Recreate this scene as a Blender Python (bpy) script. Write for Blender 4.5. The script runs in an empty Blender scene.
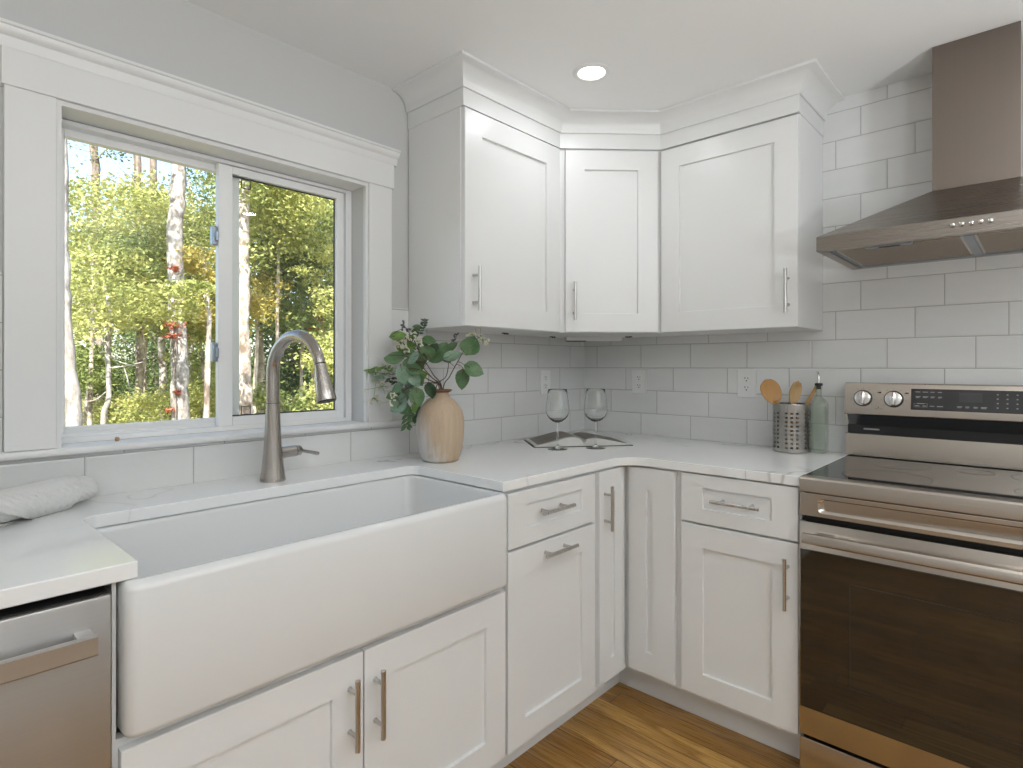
import bpy, bmesh, math, random
from mathutils import Vector, Matrix, noise
PI = math.pi
random.seed(7)
SC = bpy.context.scene
COL = SC.collection

# ------------------------------------------------------------------ camera
cam_d = bpy.data.cameras.new('camera')
cam = bpy.data.objects.new('camera', cam_d); COL.objects.link(cam)
YAW = 0.7431
cam.location = (-2.5155, -1.791, 1.2483)
cam.rotation_euler = (PI/2, 0, YAW - PI/2)
cam_d.sensor_fit = 'HORIZONTAL'; cam_d.sensor_width = 36.0
cam_d.lens = 581.1/1023*36.0
cam_d.shift_y = -18.25/1023
cam_d.clip_start = 0.02; cam_d.clip_end = 300
SC.camera = cam

# ------------------------------------------------------------------ colour management
SC.view_settings.view_transform = 'Standard'
SC.view_settings.look = 'None'
SC.view_settings.exposure = -0.06
SC.view_settings.gamma = 1.0
SC.view_settings.use_curve_mapping = False

# ------------------------------------------------------------------ sky, sun, daylight, lamps
SKY_STRENGTH = 0.44
SUN_ENERGY = 13.0
world = bpy.data.worlds.new('world'); SC.world = world
world.use_nodes = True
wn = world.node_tree
for n in list(wn.nodes): wn.nodes.remove(n)
w_out = wn.nodes.new('ShaderNodeOutputWorld'); w_bg = wn.nodes.new('ShaderNodeBackground')
w_sky = wn.nodes.new('ShaderNodeTexSky')
w_sky.sky_type = 'NISHITA'; w_sky.sun_disc = False
w_sky.sun_elevation = math.radians(42); w_sky.sun_rotation = math.radians(200)
w_sky.air_density = 1.0; w_sky.dust_density = 1.5; w_sky.ozone_density = 1.0
w_hs = wn.nodes.new('ShaderNodeHueSaturation'); w_hs.inputs['Saturation'].default_value = 0.9
wn.links.new(w_sky.outputs[0], w_hs.inputs['Color']); wn.links.new(w_hs.outputs[0], w_bg.inputs[0]); w_bg.inputs[1].default_value = SKY_STRENGTH
wn.links.new(w_bg.outputs[0], w_out.inputs[0])

def light(name, kind, loc, direction, energy, color=(1, 1, 1), **kw):
    d = bpy.data.lights.new(name, kind); d.energy = energy; d.color = color
    for k, v in kw.items(): setattr(d, k, v)
    o = bpy.data.objects.new(name, d); COL.objects.link(o); o.location = loc
    o.rotation_euler = Vector(direction).to_track_quat('-Z', 'Y').to_euler()
    return o
light('sunlight', 'SUN', (-3, -6, 12), (0.50, 0.62, -0.62), SUN_ENERGY, (1.0, 0.95, 0.86), angle=math.radians(0.6))
LAMP_W, LAMP_C = 1.35, (0.96, 1.0, 1.04)
FILL_W, FILL_C = 42.0, (0.94, 1.0, 1.06)      # unseen uplighters added behind the camera as fill light
#           # every recessed ceiling lamp, see downlight()

# ------------------------------------------------------------------ helpers
WLOC = {}
def obj(name, bm, mat, parent=None, smooth=None, kind=None):
    """Link a bmesh (built in world coordinates) as one mesh object."""
    bmesh.ops.recalc_face_normals(bm, faces=bm.faces[:])
    base = WLOC[parent.name] if parent is not None else Vector((0, 0, 0))
    if base.length: bmesh.ops.translate(bm, verts=bm.verts[:], vec=-base)
    me = bpy.data.meshes.new(name); bm.to_mesh(me); bm.free()
    o = bpy.data.objects.new(name, me); COL.objects.link(o)
    if parent is not None: o.parent = parent
    WLOC[o.name] = base.copy()
    for m in (mat if isinstance(mat, (list, tuple)) else [mat]): me.materials.append(m)
    if smooth is not None: shade(me, smooth)
    if kind: o['kind'] = kind
    return o
def shade(me, angle):
    me.polygons.foreach_set('use_smooth', [True]*len(me.polygons))
    try: me.set_sharp_from_angle(angle=math.radians(angle))
    except Exception: pass
def thing(name, label, cat, loc, group=None):
    o = bpy.data.objects.new(name, None); COL.objects.link(o); o.location = loc
    o.empty_display_size = 0.05
    WLOC[o.name] = Vector(loc); o['label'] = label; o['category'] = cat
    if group: o['group'] = group
    return o
def tag(o, label, cat, group=None):
    o['label'] = label; o['category'] = cat
    if group: o['group'] = group
    return o
def move_origin(o, loc):
    """put a top-level mesh's origin at its base"""
    loc = Vector(loc); o.data.transform(Matrix.Translation(-loc)); o.location = loc
    WLOC[o.name] = loc.copy(); return o

FL = Matrix.Identity(4)                               # looking at the window wall: X right, Y into the wall
FR = Matrix.Rotation(-PI/2, 4, 'Z')                   # looking at the range wall: X = distance from the corner, Y = world x
FD = Matrix.Rotation(-PI/4, 4, 'Z')                   # looking into the corner

def NB(): return bmesh.new()
def box(bm, x0, x1, y0, y1, z0, z1, bev=0.0, seg=2, F=None):
    t = bmesh.new()
    r = bmesh.ops.create_cube(t, size=1.0)
    for v in t.verts:
        v.co = Vector(((x0+x1)/2 + v.co.x*(x1-x0), (y0+y1)/2 + v.co.y*(y1-y0), (z0+z1)/2 + v.co.z*(z1-z0)))
    if bev: bmesh.ops.bevel(t, geom=t.edges[:], offset=bev, segments=seg, profile=0.5, affect='EDGES')
    join(bm, t, F)
def join(bm, t, F=None):
    if F is not None: bmesh.ops.transform(t, matrix=F, verts=t.verts[:])
    me = bpy.data.meshes.new('tmp'); t.to_mesh(me); t.free()
    bm.from_mesh(me); bpy.data.meshes.remove(me)
def loft(bm, loops, cap0=True, cap1=True, closed=True, F=None):
    t = bmesh.new()
    vs = [[t.verts.new(p) for p in L] for L in loops]
    n = len(loops[0])
    for a, b in zip(vs, vs[1:]):
        for i in range(n if closed else n-1):
            j = (i+1) % n
            t.faces.new((a[i], a[j], b[j], b[i]))
    if cap0: t.faces.new(vs[0][::-1])
    if cap1: t.faces.new(vs[-1])
    join(bm, t, F)
def prism(bm, poly, z0, z1, F=None, edge=0.0):
    if edge:
        def ins(d): return inset_poly(poly, d)
        loops = [[(x, y, z0) for x, y in ins(edge)], [(x, y, z0+edge) for x, y in poly], [(x, y, z1-edge) for x, y in poly],
                 [(x, y, z1-edge*0.3) for x, y in ins(edge*0.3)], [(x, y, z1) for x, y in ins(edge)]]
    else:
        loops = [[(x, y, z0) for x, y in poly], [(x, y, z1) for x, y in poly]]
    loft(bm, loops, F=F)
def inset_poly(poly, d):
    n = len(poly); A = sum(poly[i][0]*poly[(i+1) % n][1]-poly[(i+1) % n][0]*poly[i][1] for i in range(n))
    s = 1 if A > 0 else -1
    out = []
    for i in range(n):
        p0, p1, p2 = Vector(poly[i-1]), Vector(poly[i]), Vector(poly[(i+1) % n])
        d1 = (p1-p0).normalized(); d2 = (p2-p1).normalized()
        n1 = Vector((-d1.y, d1.x))*s; n2 = Vector((-d2.y, d2.x))*s
        m = (n1+n2)/max(0.3, 1+n1.dot(n2))
        out.append(tuple(p1+m*d))
    return out
def arc(cx, cy, r, a0, a1, n):
    return [(cx+r*math.cos(math.radians(a0+(a1-a0)*i/n)), cy+r*math.sin(math.radians(a0+(a1-a0)*i/n))) for i in range(n+1)]
def rrect(x0, x1, y0, y1, r, n=6):
    r = min(r, (x1-x0)/2-1e-5, (y1-y0)/2-1e-5)
    return arc(x1-r, y0+r, r, -90, 0, n)+arc(x1-r, y1-r, r, 0, 90, n)+arc(x0+r, y1-r, r, 90, 180, n)+arc(x0+r, y0+r, r, 180, 270, n)
def tube(bm, pts, rad, seg=12, F=None, flat=1.0):
    """tube along a polyline; rad is a number or one per point"""
    pts = [Vector(p) for p in pts]; n = len(pts)
    rads = rad if isinstance(rad, (list, tuple)) else [rad]*n
    loops = []; up = None
    for i, p in enumerate(pts):
        d = (pts[min(i+1, n-1)]-pts[max(i-1, 0)]).normalized()
        if up is None:
            up = Vector((0, 0, 1)) if abs(d.z) < 0.9 else Vector((1, 0, 0))
        s = d.cross(up).normalized(); up = s.cross(d).normalized()
        loops.append([tuple(p+(s*math.cos(2*PI*k/seg)+up*math.sin(2*PI*k/seg)*flat)*rads[i]) for k in range(seg)])
    loft(bm, loops, F=F)
def lathe(bm, prof, c=(0, 0, 0), seg=32, F=None, cap0=True, cap1=True, M=None):
    loops = [[(c[0]+r*math.cos(2*PI*k/seg), c[1]+r*math.sin(2*PI*k/seg), c[2]+z) for k in range(seg)] for r, z in prof]
    if M is not None: loops = [[tuple(M @ Vector(p)) for p in L] for L in loops]
    loft(bm, loops, cap0, cap1, F=F)
def sweep(bm, path, prof, F=None):
    """closed profile (outward offset, z) swept along an open horizontal path with mitres; outward = right of travel"""
    n = len(path); loops = []
    for i, p in enumerate(path):
        p = Vector(p); ns = []
        if i > 0: d = (p-Vector(path[i-1])).normalized(); ns.append(Vector((d.y, -d.x)))
        if i < n-1: d = (Vector(path[i+1])-p).normalized(); ns.append(Vector((d.y, -d.x)))
        m = ns[0] if len(ns) == 1 else (ns[0]+ns[1])/(1+ns[0].dot(ns[1]))
        loops.append([(p.x+m.x*o, p.y+m.y*o, z) for o, z in prof])
    loft(bm, loops, F=F)
def smooth_path(pts, per=8):
    pts = [Vector(p) for p in pts]; out = []
    for i in range(len(pts)-1):
        p0 = pts[max(i-1, 0)]; p1 = pts[i]; p2 = pts[i+1]; p3 = pts[min(i+2, len(pts)-1)]
        for k in range(per):
            t = k/per
            out.append(0.5*((2*p1)+(-p0+p2)*t+(2*p0-5*p1+4*p2-p3)*t*t+(-p0+3*p1-3*p2+p3)*t**3))
    out.append(pts[-1]); return out

# ------------------------------------------------------------------ materials
class NT:
    def __init__(s, name):
        s.m = bpy.data.materials.new(name); s.m.use_nodes = True
        s.t = s.m.node_tree
        for n in list(s.t.nodes): s.t.nodes.remove(n)
        s.out = s.n('OutputMaterial')
    def n(s, k, **kw):
        nd = s.t.nodes.new('ShaderNode'+k)
        for a, b in kw.items(): setattr(nd, a, b)
        return nd
    def l(s, a, b): s.t.links.new(a, b)
    def val(s, x, sock):
        if hasattr(x, 'is_output'): s.l(x, sock)
        else: sock.default_value = x
    def math(s, op, a, b=0.0, c=None):
        nd = s.n('Math', operation=op); s.val(a, nd.inputs[0]); s.val(b, nd.inputs[1])
        if c is not None: s.val(c, nd.inputs[2])
        return nd.outputs[0]
    def mix(s, f, a, b):
        nd = s.n('Mix', data_type='RGBA'); s.val(f, nd.inputs[0])
        for x, k in ((a, 6), (b, 7)):
            if hasattr(x, 'is_output'): s.l(x, nd.inputs[k])
            else: nd.inputs[k].default_value = (*x[:3], 1)
        return nd.outputs[2]
    def ramp(s, f, stops):
        nd = s.n('ValToRGB'); s.l(f, nd.inputs[0]); e = nd.color_ramp.elements
        while len(e) < len(stops): e.new(0.5)
        for i, (p, c) in enumerate(stops):
            e[i].position = p; e[i].color = (*c, 1) if hasattr(c, '__len__') else (c, c, c, 1)
        return nd.outputs[0]
    def coord(s, scale=(1, 1, 1), kind='Object', loc=(0, 0, 0)):
        tc = s.n('TexCoord'); mp = s.n('Mapping'); s.l(tc.outputs[kind], mp.inputs[0])
        mp.inputs['Scale'].default_value = scale; mp.inputs['Location'].default_value = loc
        return mp.outputs[0]
    def pos(s, scale=(1, 1, 1)):
        g = s.n('NewGeometry'); mp = s.n('Mapping'); s.l(g.outputs['Position'], mp.inputs[0]); mp.inputs['Scale'].default_value = scale
        return mp.outputs[0]
    def noise(s, vec, scale=5.0, detail=2.0, rough=0.5, out=0, dist=0.0):
        nd = s.n('TexNoise'); s.l(vec, nd.inputs['Vector']); nd.inputs['Scale'].default_value = scale
        nd.inputs['Detail'].default_value = detail; nd.inputs['Roughness'].default_value = rough; nd.inputs['Distortion'].default_value = dist
        return nd.outputs[out]
    def bump(s, h, strength=0.1, dist=0.01, normal=None):
        nd = s.n('Bump'); s.l(h, nd.inputs['Height']); nd.inputs['Strength'].default_value = strength; nd.inputs['Distance'].default_value = dist
        if normal is not None: s.l(normal, nd.inputs['Normal'])
        return nd.outputs[0]
    def pbr(s, color, rough=0.5, metal=0.0, normal=None, coat=0.0, spec=0.5, **kw):
        p = s.n('BsdfPrincipled')
        if hasattr(color, 'is_output'): s.l(color, p.inputs['Base Color'])
        else: p.inputs['Base Color'].default_value = (*color, 1)
        s.val(rough, p.inputs['Roughness']); s.val(metal, p.inputs['Metallic'])
        p.inputs['Specular IOR Level'].default_value = spec
        p.inputs['Coat Weight'].default_value = coat; p.inputs['Coat Roughness'].default_value = 0.05
        if normal is not None: s.l(normal, p.inputs['Normal'])
        for k, v in kw.items(): s.val(v, p.inputs[k.replace('_', ' ')])
        s.l(p.outputs[0], s.out.inputs[0]); return p

def paint(name, c, rough=0.4, grain=0.0, gs=300):
    t = NT(name); nrm = None
    v = t.pos()
    big = t.noise(v, 1.7, 2)
    col = t.mix(t.math('MULTIPLY', big, 0.12), c, tuple(x*0.93 for x in c))
    if grain: nrm = t.bump(t.noise(v, gs, 2), grain, 0.002)
    t.pbr(col, rough, normal=nrm); return t.m
M = {}
M['cabinet'] = paint('cabinet_paint', (0.80, 0.80, 0.785), 0.33, 0.04, 500)
M['trim'] = paint('trim_paint', (0.80, 0.80, 0.785), 0.35, 0.03, 400)
M['wall'] = paint('wall_paint', (0.60, 0.60, 0.585), 0.6, 0.10, 350)
M['ceiling'] = paint('ceiling_paint', (0.90, 0.90, 0.89), 0.75, 0.08, 250)
M['vinyl'] = paint('window_vinyl', (0.88, 0.88, 0.87), 0.3)
M['plastic'] = paint('outlet_plastic', (0.80, 0.80, 0.78), 0.3)
M['fireclay'] = paint('fireclay_glaze', (0.76, 0.76, 0.745), 0.09)

def plain(name, c, rough=0.5, metal=0.0, **kw):
    t = NT(name); v = t.pos(); n = t.noise(v, 60, 2)
    t.pbr(t.mix(n, tuple(x*0.92 for x in c), tuple(min(1, x*1.06) for x in c)), rough, metal, **kw); return t.m
M['black'] = plain('black_plastic', (0.012, 0.012, 0.013), 0.35)
M['rubber'] = plain('dark_rubber', (0.02, 0.02, 0.022), 0.6)
M['shadow_gap'] = plain('cavity_shade', (0.015, 0.014, 0.013), 0.8)  # near-black colour painted in place of the shade inside gaps and slots
M['grey_print'] = plain('grey_print', (0.34, 0.34, 0.34), 0.5)
M['dark_print'] = plain('dark_print', (0.03, 0.03, 0.03), 0.5)
M['red_print'] = plain('red_print', (0.5, 0.04, 0.03), 0.5)
M['latch'] = plain('latch_metal', (0.35, 0.40, 0.46), 0.3, 0.6)
M['tan_plastic'] = plain('tan_plug', (0.42, 0.30, 0.16), 0.5)

def steel(name, c=(0.56, 0.512, 0.46), rough=0.24, axis='z', strength=0.035, along=1.5, across=380):
    """brushed steel: fine streaks running along one axis"""
    t = NT(name)
    sc = {'x': (along, across, across), 'y': (across, along, across), 'z': (across, across, along)}[axis]
    v = t.pos(sc); n = t.noise(v, 1.0, 3, 0.6)
    big = t.noise(t.pos((1.3, 1.3, 1.3)), 2.0, 1)
    r = t.math('ADD', t.math('MULTIPLY', n, 0.12), rough-0.06)
    r = t.math('ADD', r, t.math('MULTIPLY', t.math('SUBTRACT', big, 0.5), 0.06))
    t.pbr(t.mix(n, tuple(x*0.94 for x in c), tuple(x*1.05 for x in c)), r, 1.0, normal=t.bump(n, strength, 0.001)); return t.m
M['steel_y'] = steel('brushed_steel_along_range', axis='y')
M['steel_x'] = steel('brushed_steel_dishwasher', (0.54, 0.53, 0.52), 0.40, axis='x', strength=0.0)
M['steel_hood'] = steel('brushed_steel_hood', (0.35, 0.315, 0.28), 0.28, axis='y')
M['steel_duct'] = steel('brushed_steel_duct', (0.235, 0.20, 0.172), 0.36, axis='z')
M['steel_crock'] = steel('brushed_steel_crock', (0.45, 0.43, 0.405), 0.26, axis='z', strength=0.015)
M['steel_inside'] = steel('steel_inside_shade', (0.10, 0.095, 0.09), 0.5, axis='z')  # inner wall colour darkened to paint the shade inside the holder
M['nickel'] = steel('brushed_nickel', (0.56, 0.545, 0.53), 0.28, axis='z', strength=0.006)
M['faucet'] = steel('spot_free_stainless', (0.46, 0.43, 0.40), 0.25, axis='z', strength=0.006)
M['chrome'] = steel('polished_steel', (0.72, 0.71, 0.69), 0.12, axis='z', strength=0.01)

def tile_mat(name, ucomp, usign, L, off, z0=0.908, h=0.1102, step=1/3.0):
    """glazed 4x10 inch tile laid in third bond; ucomp is the axis along the wall"""
    t = NT(name)
    g = t.n('NewGeometry'); sp = t.n('SeparateXYZ'); t.l(g.outputs['Position'], sp.inputs[0])
    u = t.math('MULTIPLY', sp.outputs[ucomp], usign); z = sp.outputs[2]
    zr = t.math('DIVIDE', t.math('SUBTRACT', z, z0), h)
    row = t.math('FLOOR', zr); fz = t.math('FRACT', zr)
    ur = t.math('SUBTRACT', t.math('DIVIDE', t.math('SUBTRACT', u, off), L), t.math('MULTIPLY', row, step))
    cell = t.math('FLOOR', ur); fu = t.math('FRACT', ur)
    def edge(f, size):
        a = t.math('MINIMUM', f, t.math('SUBTRACT', 1.0, f)); return t.math('MULTIPLY', a, size)
    d = t.math('MINIMUM', edge(fu, L), edge(fz, h))              # metres to the nearest joint
    mr = t.n('MapRange', interpolation_type='SMOOTHSTEP'); t.l(d, mr.inputs[0]); mr.inputs[1].default_value = 0.0008; mr.inputs[2].default_value = 0.0019
    body = mr.outputs[0]
    mr2 = t.n('MapRange', interpolation_type='SMOOTHSTEP'); t.l(d, mr2.inputs[0]); mr2.inputs[1].default_value = 0.0006; mr2.inputs[2].default_value = 0.006
    cv = t.n('CombineXYZ'); t.l(cell, cv.inputs[0]); t.l(row, cv.inputs[1])
    wnz = t.n('TexWhiteNoise', noise_dimensions='2D'); t.l(cv.outputs[0], wnz.inputs[0])
    cloudv = t.n('VectorMath', operation='ADD'); t.l(t.pos((3, 3, 9)), cloudv.inputs[0])
    sc = t.n('VectorMath', operation='SCALE'); t.l(cv.outputs[0], sc.inputs[0]); sc.inputs['Scale'].default_value = 7.3; t.l(sc.outputs[0], cloudv.inputs[1])
    cloud = t.noise(cloudv.outputs[0], 1.4, 4, 0.6)
    cval = t.math('ADD', t.math('MULTIPLY', wnz.outputs[0], 0.35), t.math('MULTIPLY', cloud, 0.75))
    col = t.mix(cval, (0.69, 0.69, 0.675), (0.80, 0.80, 0.785))
    col = t.mix(body, (0.42, 0.415, 0.40), col)
    wav = t.noise(t.pos((1, 1, 1)), 16, 2)
    wav2 = t.noise(t.pos((1, 1, 1)), 55, 2)
    # each tile is set with a slightly different tilt
    tz = t.math('MULTIPLY', t.math('SUBTRACT', wnz.outputs[0], 0.5), t.math('MULTIPLY', fu, 0.5))
    hgt = t.math('ADD', t.math('ADD', t.math('MULTIPLY', wav, 0.45), t.math('MULTIPLY', wav2, 0.12)), tz)
    n1 = t.bump(hgt, 0.35, 0.006)
    n2 = t.bump(mr2.outputs[0], 0.5, 0.002, n1)
    t.pbr(col, t.math('SUBTRACT', 0.65, t.math('MULTIPLY', body, 0.53)), normal=n2); return t.m
M['tile_L'] = tile_mat('glazed_tile_window_wall', 0, -1, 0.2545, 0.128, step=-1/3.0)
M['tile_R'] = tile_mat('glazed_tile_range_wall', 1, -1, 0.2555, 0.0845, step=1/3.0)

def quartz():
    t = NT('white_quartz'); v = t.coord((1, 1, 0.25), loc=(4.3, 2.2, 0))
    warp = t.noise(v, 2.0, 3, 0.6, out=1)
    vv = t.n('VectorMath', operation='MULTIPLY_ADD'); t.l(warp, vv.inputs[0]); vv.inputs[1].default_value = (0.5, 0.5, 0.5); t.l(v, vv.inputs[2])
    n = t.noise(vv.outputs[0], 2.3, 2, 0.5)
    ridge = t.math('ABSOLUTE', t.math('SUBTRACT', n, 0.5))
    mr = t.n('MapRange', interpolation_type='SMOOTHSTEP'); t.l(ridge, mr.inputs[0]); mr.inputs[1].default_value = 0.0; mr.inputs[2].default_value = 0.0075
    mr.inputs[3].default_value = 1.0; mr.inputs[4].default_value = 0.0
    mask = t.ramp(t.noise(v, 1.8, 2), [(0.44, 0.0), (0.58, 1.0)])
    vein = t.math('MULTIPLY', mr.outputs[0], mask)
    mr3 = t.n('MapRange', interpolation_type='SMOOTHSTEP'); t.l(ridge, mr3.inputs[0]); mr3.inputs[1].default_value = 0.0; mr3.inputs[2].default_value = 0.06
    mr3.inputs[3].default_value = 0.22; mr3.inputs[4].default_value = 0.0
    vein2 = t.math('MULTIPLY', mr3.outputs[0], mask)
    col = t.mix(vein2, (0.88, 0.88, 0.865), (0.66, 0.655, 0.64))
    col = t.mix(t.math('MULTIPLY', vein, 0.6), col, (0.42, 0.41, 0.39))
    t.pbr(col, 0.12, spec=0.5); return t.m
M['quartz'] = quartz()

def oak():
    """oak boards laid along the range wall (world y)"""
    t = NT('oak_boards'); g = t.n('NewGeometry'); sp = t.n('SeparateXYZ'); t.l(g.outputs['Position'], sp.inputs[0])
    W, LEN = 0.083, 1.15
    ur = t.math('DIVIDE', t.math('ADD', sp.outputs[0], 0.02), W); row = t.math('FLOOR', ur); fu = t.math('FRACT', ur)
    wr = t.n('TexWhiteNoise', noise_dimensions='1D'); t.l(row, wr.inputs['W'])
    vr = t.math('ADD', t.math('DIVIDE', sp.outputs[1], LEN), t.math('MULTIPLY', wr.outputs[0], 5.0))
    cell = t.math('FLOOR', vr); fv = t.math('FRACT', vr)
    cv = t.n('CombineXYZ'); t.l(row, cv.inputs[0]); t.l(cell, cv.inputs[1])
    wb = t.n('TexWhiteNoise', noise_dimensions='2D'); t.l(cv.outputs[0], wb.inputs[0])
    sc = t.n('VectorMath', operation='SCALE'); t.l(cv.outputs[0], sc.inputs[0]); sc.inputs['Scale'].default_value = 3.7
    pv = t.n('VectorMath', operation='ADD'); t.l(t.pos((1, 0.10, 1)), pv.inputs[0]); t.l(sc.outputs[0], pv.inputs[1])
    # growth rings: contours of a stretched noise
    rn = t.noise(pv.outputs[0], 7.0, 2, 0.5)
    rings = t.math('FRACT', t.math('MULTIPLY', rn, 9.0))
    rr = t.ramp(rings, [(0.0, 0.15), (0.55, 0.75), (0.85, 1.0), (1.0, 0.15)])
    fine = t.noise(t.pos((260, 6, 1)), 1.0, 3, 0.7)
    col = t.mix(wb.outputs[0], (0.34, 0.17, 0.042), (0.64, 0.38, 0.115))
    col = t.mix(t.math('MULTIPLY', t.math('SUBTRACT', 1.0, rr), 0.80), col, (0.22, 0.10, 0.024))
    col = t.mix(t.math('MULTIPLY', t.ramp(fine, [(0.35, 1.0), (0.6, 0.0)]), 0.35), col, (0.18, 0.08, 0.02))
    ex = t.math('MULTIPLY', t.math('MINIMUM', fu, t.math('SUBTRACT', 1.0, fu)), W)
    ey = t.math('MULTIPLY', t.math('MINIMUM', fv, t.math('SUBTRACT', 1.0, fv)), LEN)
    e = t.math('MINIMUM', ex, ey)
    mr = t.n('MapRange'); t.l(e, mr.inputs[0]); mr.inputs[1].default_value = 0.0005; mr.inputs[2].default_value = 0.0020
    col = t.mix(mr.outputs[0], (0.06, 0.026, 0.008), col)
    t.pbr(col, t.math('ADD', 0.22, t.math('MULTIPLY', fine, 0.12)), normal=t.bump(t.math('ADD', mr.outputs[0], t.math('MULTIPLY', fine, 0.15)), 0.25, 0.001)); return t.m
M['oak'] = oak()

def thin_glass(name, tint=(1, 1, 1), ior=1.45, rough=0.0, body=0.0, bodycol=(0.8, 0.8, 0.8)):
    """clear glass wall: see-through with a Fresnel reflection (and, if asked, a little tint)"""
    t = NT(name); fc = t.n('LayerWeight'); fc.inputs[0].default_value = 0.5
    f0 = ((ior-1)/(ior+1))**2
    frs = t.math('ADD', f0, t.math('MULTIPLY', 1-f0, t.math('POWER', fc.outputs['Facing'], 5.0)))
    tr = t.n('BsdfTransparent'); tr.inputs[0].default_value = (*tint, 1)
    gl = t.n('BsdfGlossy'); gl.inputs['Roughness'].default_value = rough
    if body:
        df = t.n('BsdfDiffuse'); df.inputs[0].default_value = (*bodycol, 1)
        mb = t.n('MixShader'); t.l(t.math('MULTIPLY', t.math('POWER', fc.outputs['Facing'], 2.0), body), mb.inputs[0]); t.l(tr.outputs[0], mb.inputs[1]); t.l(df.outputs[0], mb.inputs[2])
        base = mb.outputs[0]
    else: base = tr.outputs[0]
    mx = t.n('MixShader'); t.l(frs, mx.inputs[0]); t.l(base, mx.inputs[1]); t.l(gl.outputs[0], mx.inputs[2])
    t.l(mx.outputs[0], t.out.inputs[0]); return t.m
M['pane'] = thin_glass('window_glass', (0.97, 0.98, 0.97), 1.30)
M['wineglass'] = thin_glass('crystal_glass', (0.985, 0.985, 0.985), 1.4, 0.0, 0.12, (0.7, 0.7, 0.69))
M['bottleglass'] = thin_glass('green_bottle_glass', (0.945, 0.965, 0.94), 1.5, 0.02, 0.22, (0.62, 0.66, 0.60))
def solid_glass(name, c):
    t = NT(name); g = t.n('BsdfGlass'); g.inputs['Color'].default_value = (*c, 1); g.inputs['IOR'].default_value = 1.48; g.inputs['Roughness'].default_value = 0.0
    t.l(g.outputs[0], t.out.inputs[0]); return t.m
M['wineglass'] = solid_glass('crystal_glass', (0.985, 0.99, 0.985))

def dark_glass(name, c, rough=0.03, spec=0.6):
    t = NT(name); n = t.noise(t.pos((1, 1, 1)), 6, 2)
    t.pbr(t.mix(n, c, tuple(x*1.25 for x in c)), rough, spec=spec, coat=0.4); return t.m
M['cooktop'] = dark_glass('black_ceramic_glass', (0.010, 0.010, 0.010), 0.035)
M['ovenglass'] = dark_glass('oven_door_glass', (0.010, 0.009, 0.008), 0.035, 0.9)
M['display'] = dark_glass('control_display_glass', (0.030, 0.030, 0.031), 0.15)
M['lcd'] = dark_glass('clock_window', (0.050, 0.050, 0.051), 0.2)

def wood(name, c1, c2, scale=(90, 90, 5), rough=0.55, white=0.0):
    t = NT(name); v = t.pos(scale); n = t.noise(v, 1.0, 4, 0.65); n2 = t.noise(t.pos(tuple(s*0.22 for s in scale)), 1.0, 2)
    f = t.math('ADD', t.math('MULTIPLY', n, 0.7), t.math('MULTIPLY', n2, 0.4))
    col = t.mix(f, c1, c2)
    if white:
        # grey-white blended over one lower flank of the pot
        g = t.n('NewGeometry'); sp = t.n('SeparateXYZ'); t.l(g.outputs['Position'], sp.inputs[0])
        s = t.math('ADD', t.math('MULTIPLY', t.math('ADD', sp.outputs[0], 1.240), -9.0), t.math('MULTIPLY', t.math('SUBTRACT', sp.outputs[1], -0.22), 4.5))
        s = t.math('ADD', s, t.math('MULTIPLY', t.math('SUBTRACT', 1.04, sp.outputs[2]), 5.0))
        s = t.math('ADD', s, t.math('MULTIPLY', t.math('SUBTRACT', t.noise(t.pos((60, 60, 12)), 1.0, 3), 0.5), 1.2))
        mr = t.n('MapRange', interpolation_type='SMOOTHSTEP'); t.l(s, mr.inputs[0]); mr.inputs[1].default_value = -0.1; mr.inputs[2].default_value = 0.55
        mr.inputs[4].default_value = white
        col = t.mix(mr.outputs[0], col, (0.60, 0.585, 0.56))
    t.pbr(col, rough, normal=t.bump(n, 0.35, 0.002)); return t.m
M['vase'] = wood('turned_pale_wood', (0.36, 0.25, 0.15), (0.64, 0.50, 0.36), white=0.9)
M['vase_lip'] = wood('dark_bark_rim', (0.12, 0.055, 0.03), (0.26, 0.13, 0.07))
M['spoonwood'] = wood('honey_wood', (0.42, 0.21, 0.065), (0.56, 0.31, 0.11), (60, 60, 8), 0.45)
M['beechwood'] = wood('beech_wood', (0.46, 0.29, 0.125), (0.60, 0.41, 0.20), (60, 60, 8), 0.5)

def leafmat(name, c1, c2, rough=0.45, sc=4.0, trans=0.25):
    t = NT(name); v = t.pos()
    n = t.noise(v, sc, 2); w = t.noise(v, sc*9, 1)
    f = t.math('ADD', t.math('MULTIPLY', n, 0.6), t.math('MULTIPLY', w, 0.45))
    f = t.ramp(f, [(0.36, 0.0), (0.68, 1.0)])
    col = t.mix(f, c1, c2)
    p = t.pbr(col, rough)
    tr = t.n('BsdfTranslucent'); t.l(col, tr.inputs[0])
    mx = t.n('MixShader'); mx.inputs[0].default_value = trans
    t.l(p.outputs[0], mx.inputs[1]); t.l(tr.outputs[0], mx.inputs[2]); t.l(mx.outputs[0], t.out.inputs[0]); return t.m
M['leaf_mid'] = leafmat('eucalyptus_leaf', (0.07, 0.155, 0.06), (0.17, 0.29, 0.125), 0.42, 30, 0.15)
M['leaf_blue'] = leafmat('dusty_eucalyptus_leaf', (0.14, 0.24, 0.155), (0.30, 0.42, 0.30), 0.5, 30, 0.15)
M['leaf_dark'] = leafmat('dark_sprig_leaf', (0.025, 0.06, 0.028), (0.08, 0.145, 0.07), 0.45, 30, 0.12)
M['leaf_lime'] = leafmat('fresh_green_leaf', (0.13, 0.26, 0.055), (0.27, 0.42, 0.11), 0.42, 30, 0.2)
M['stem'] = wood('brown_twig', (0.06, 0.035, 0.022), (0.16, 0.10, 0.065), (60, 60, 60), 0.6)
M['blossom'] = plain('cream_blossom', (0.80, 0.76, 0.62), 0.6)
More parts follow.
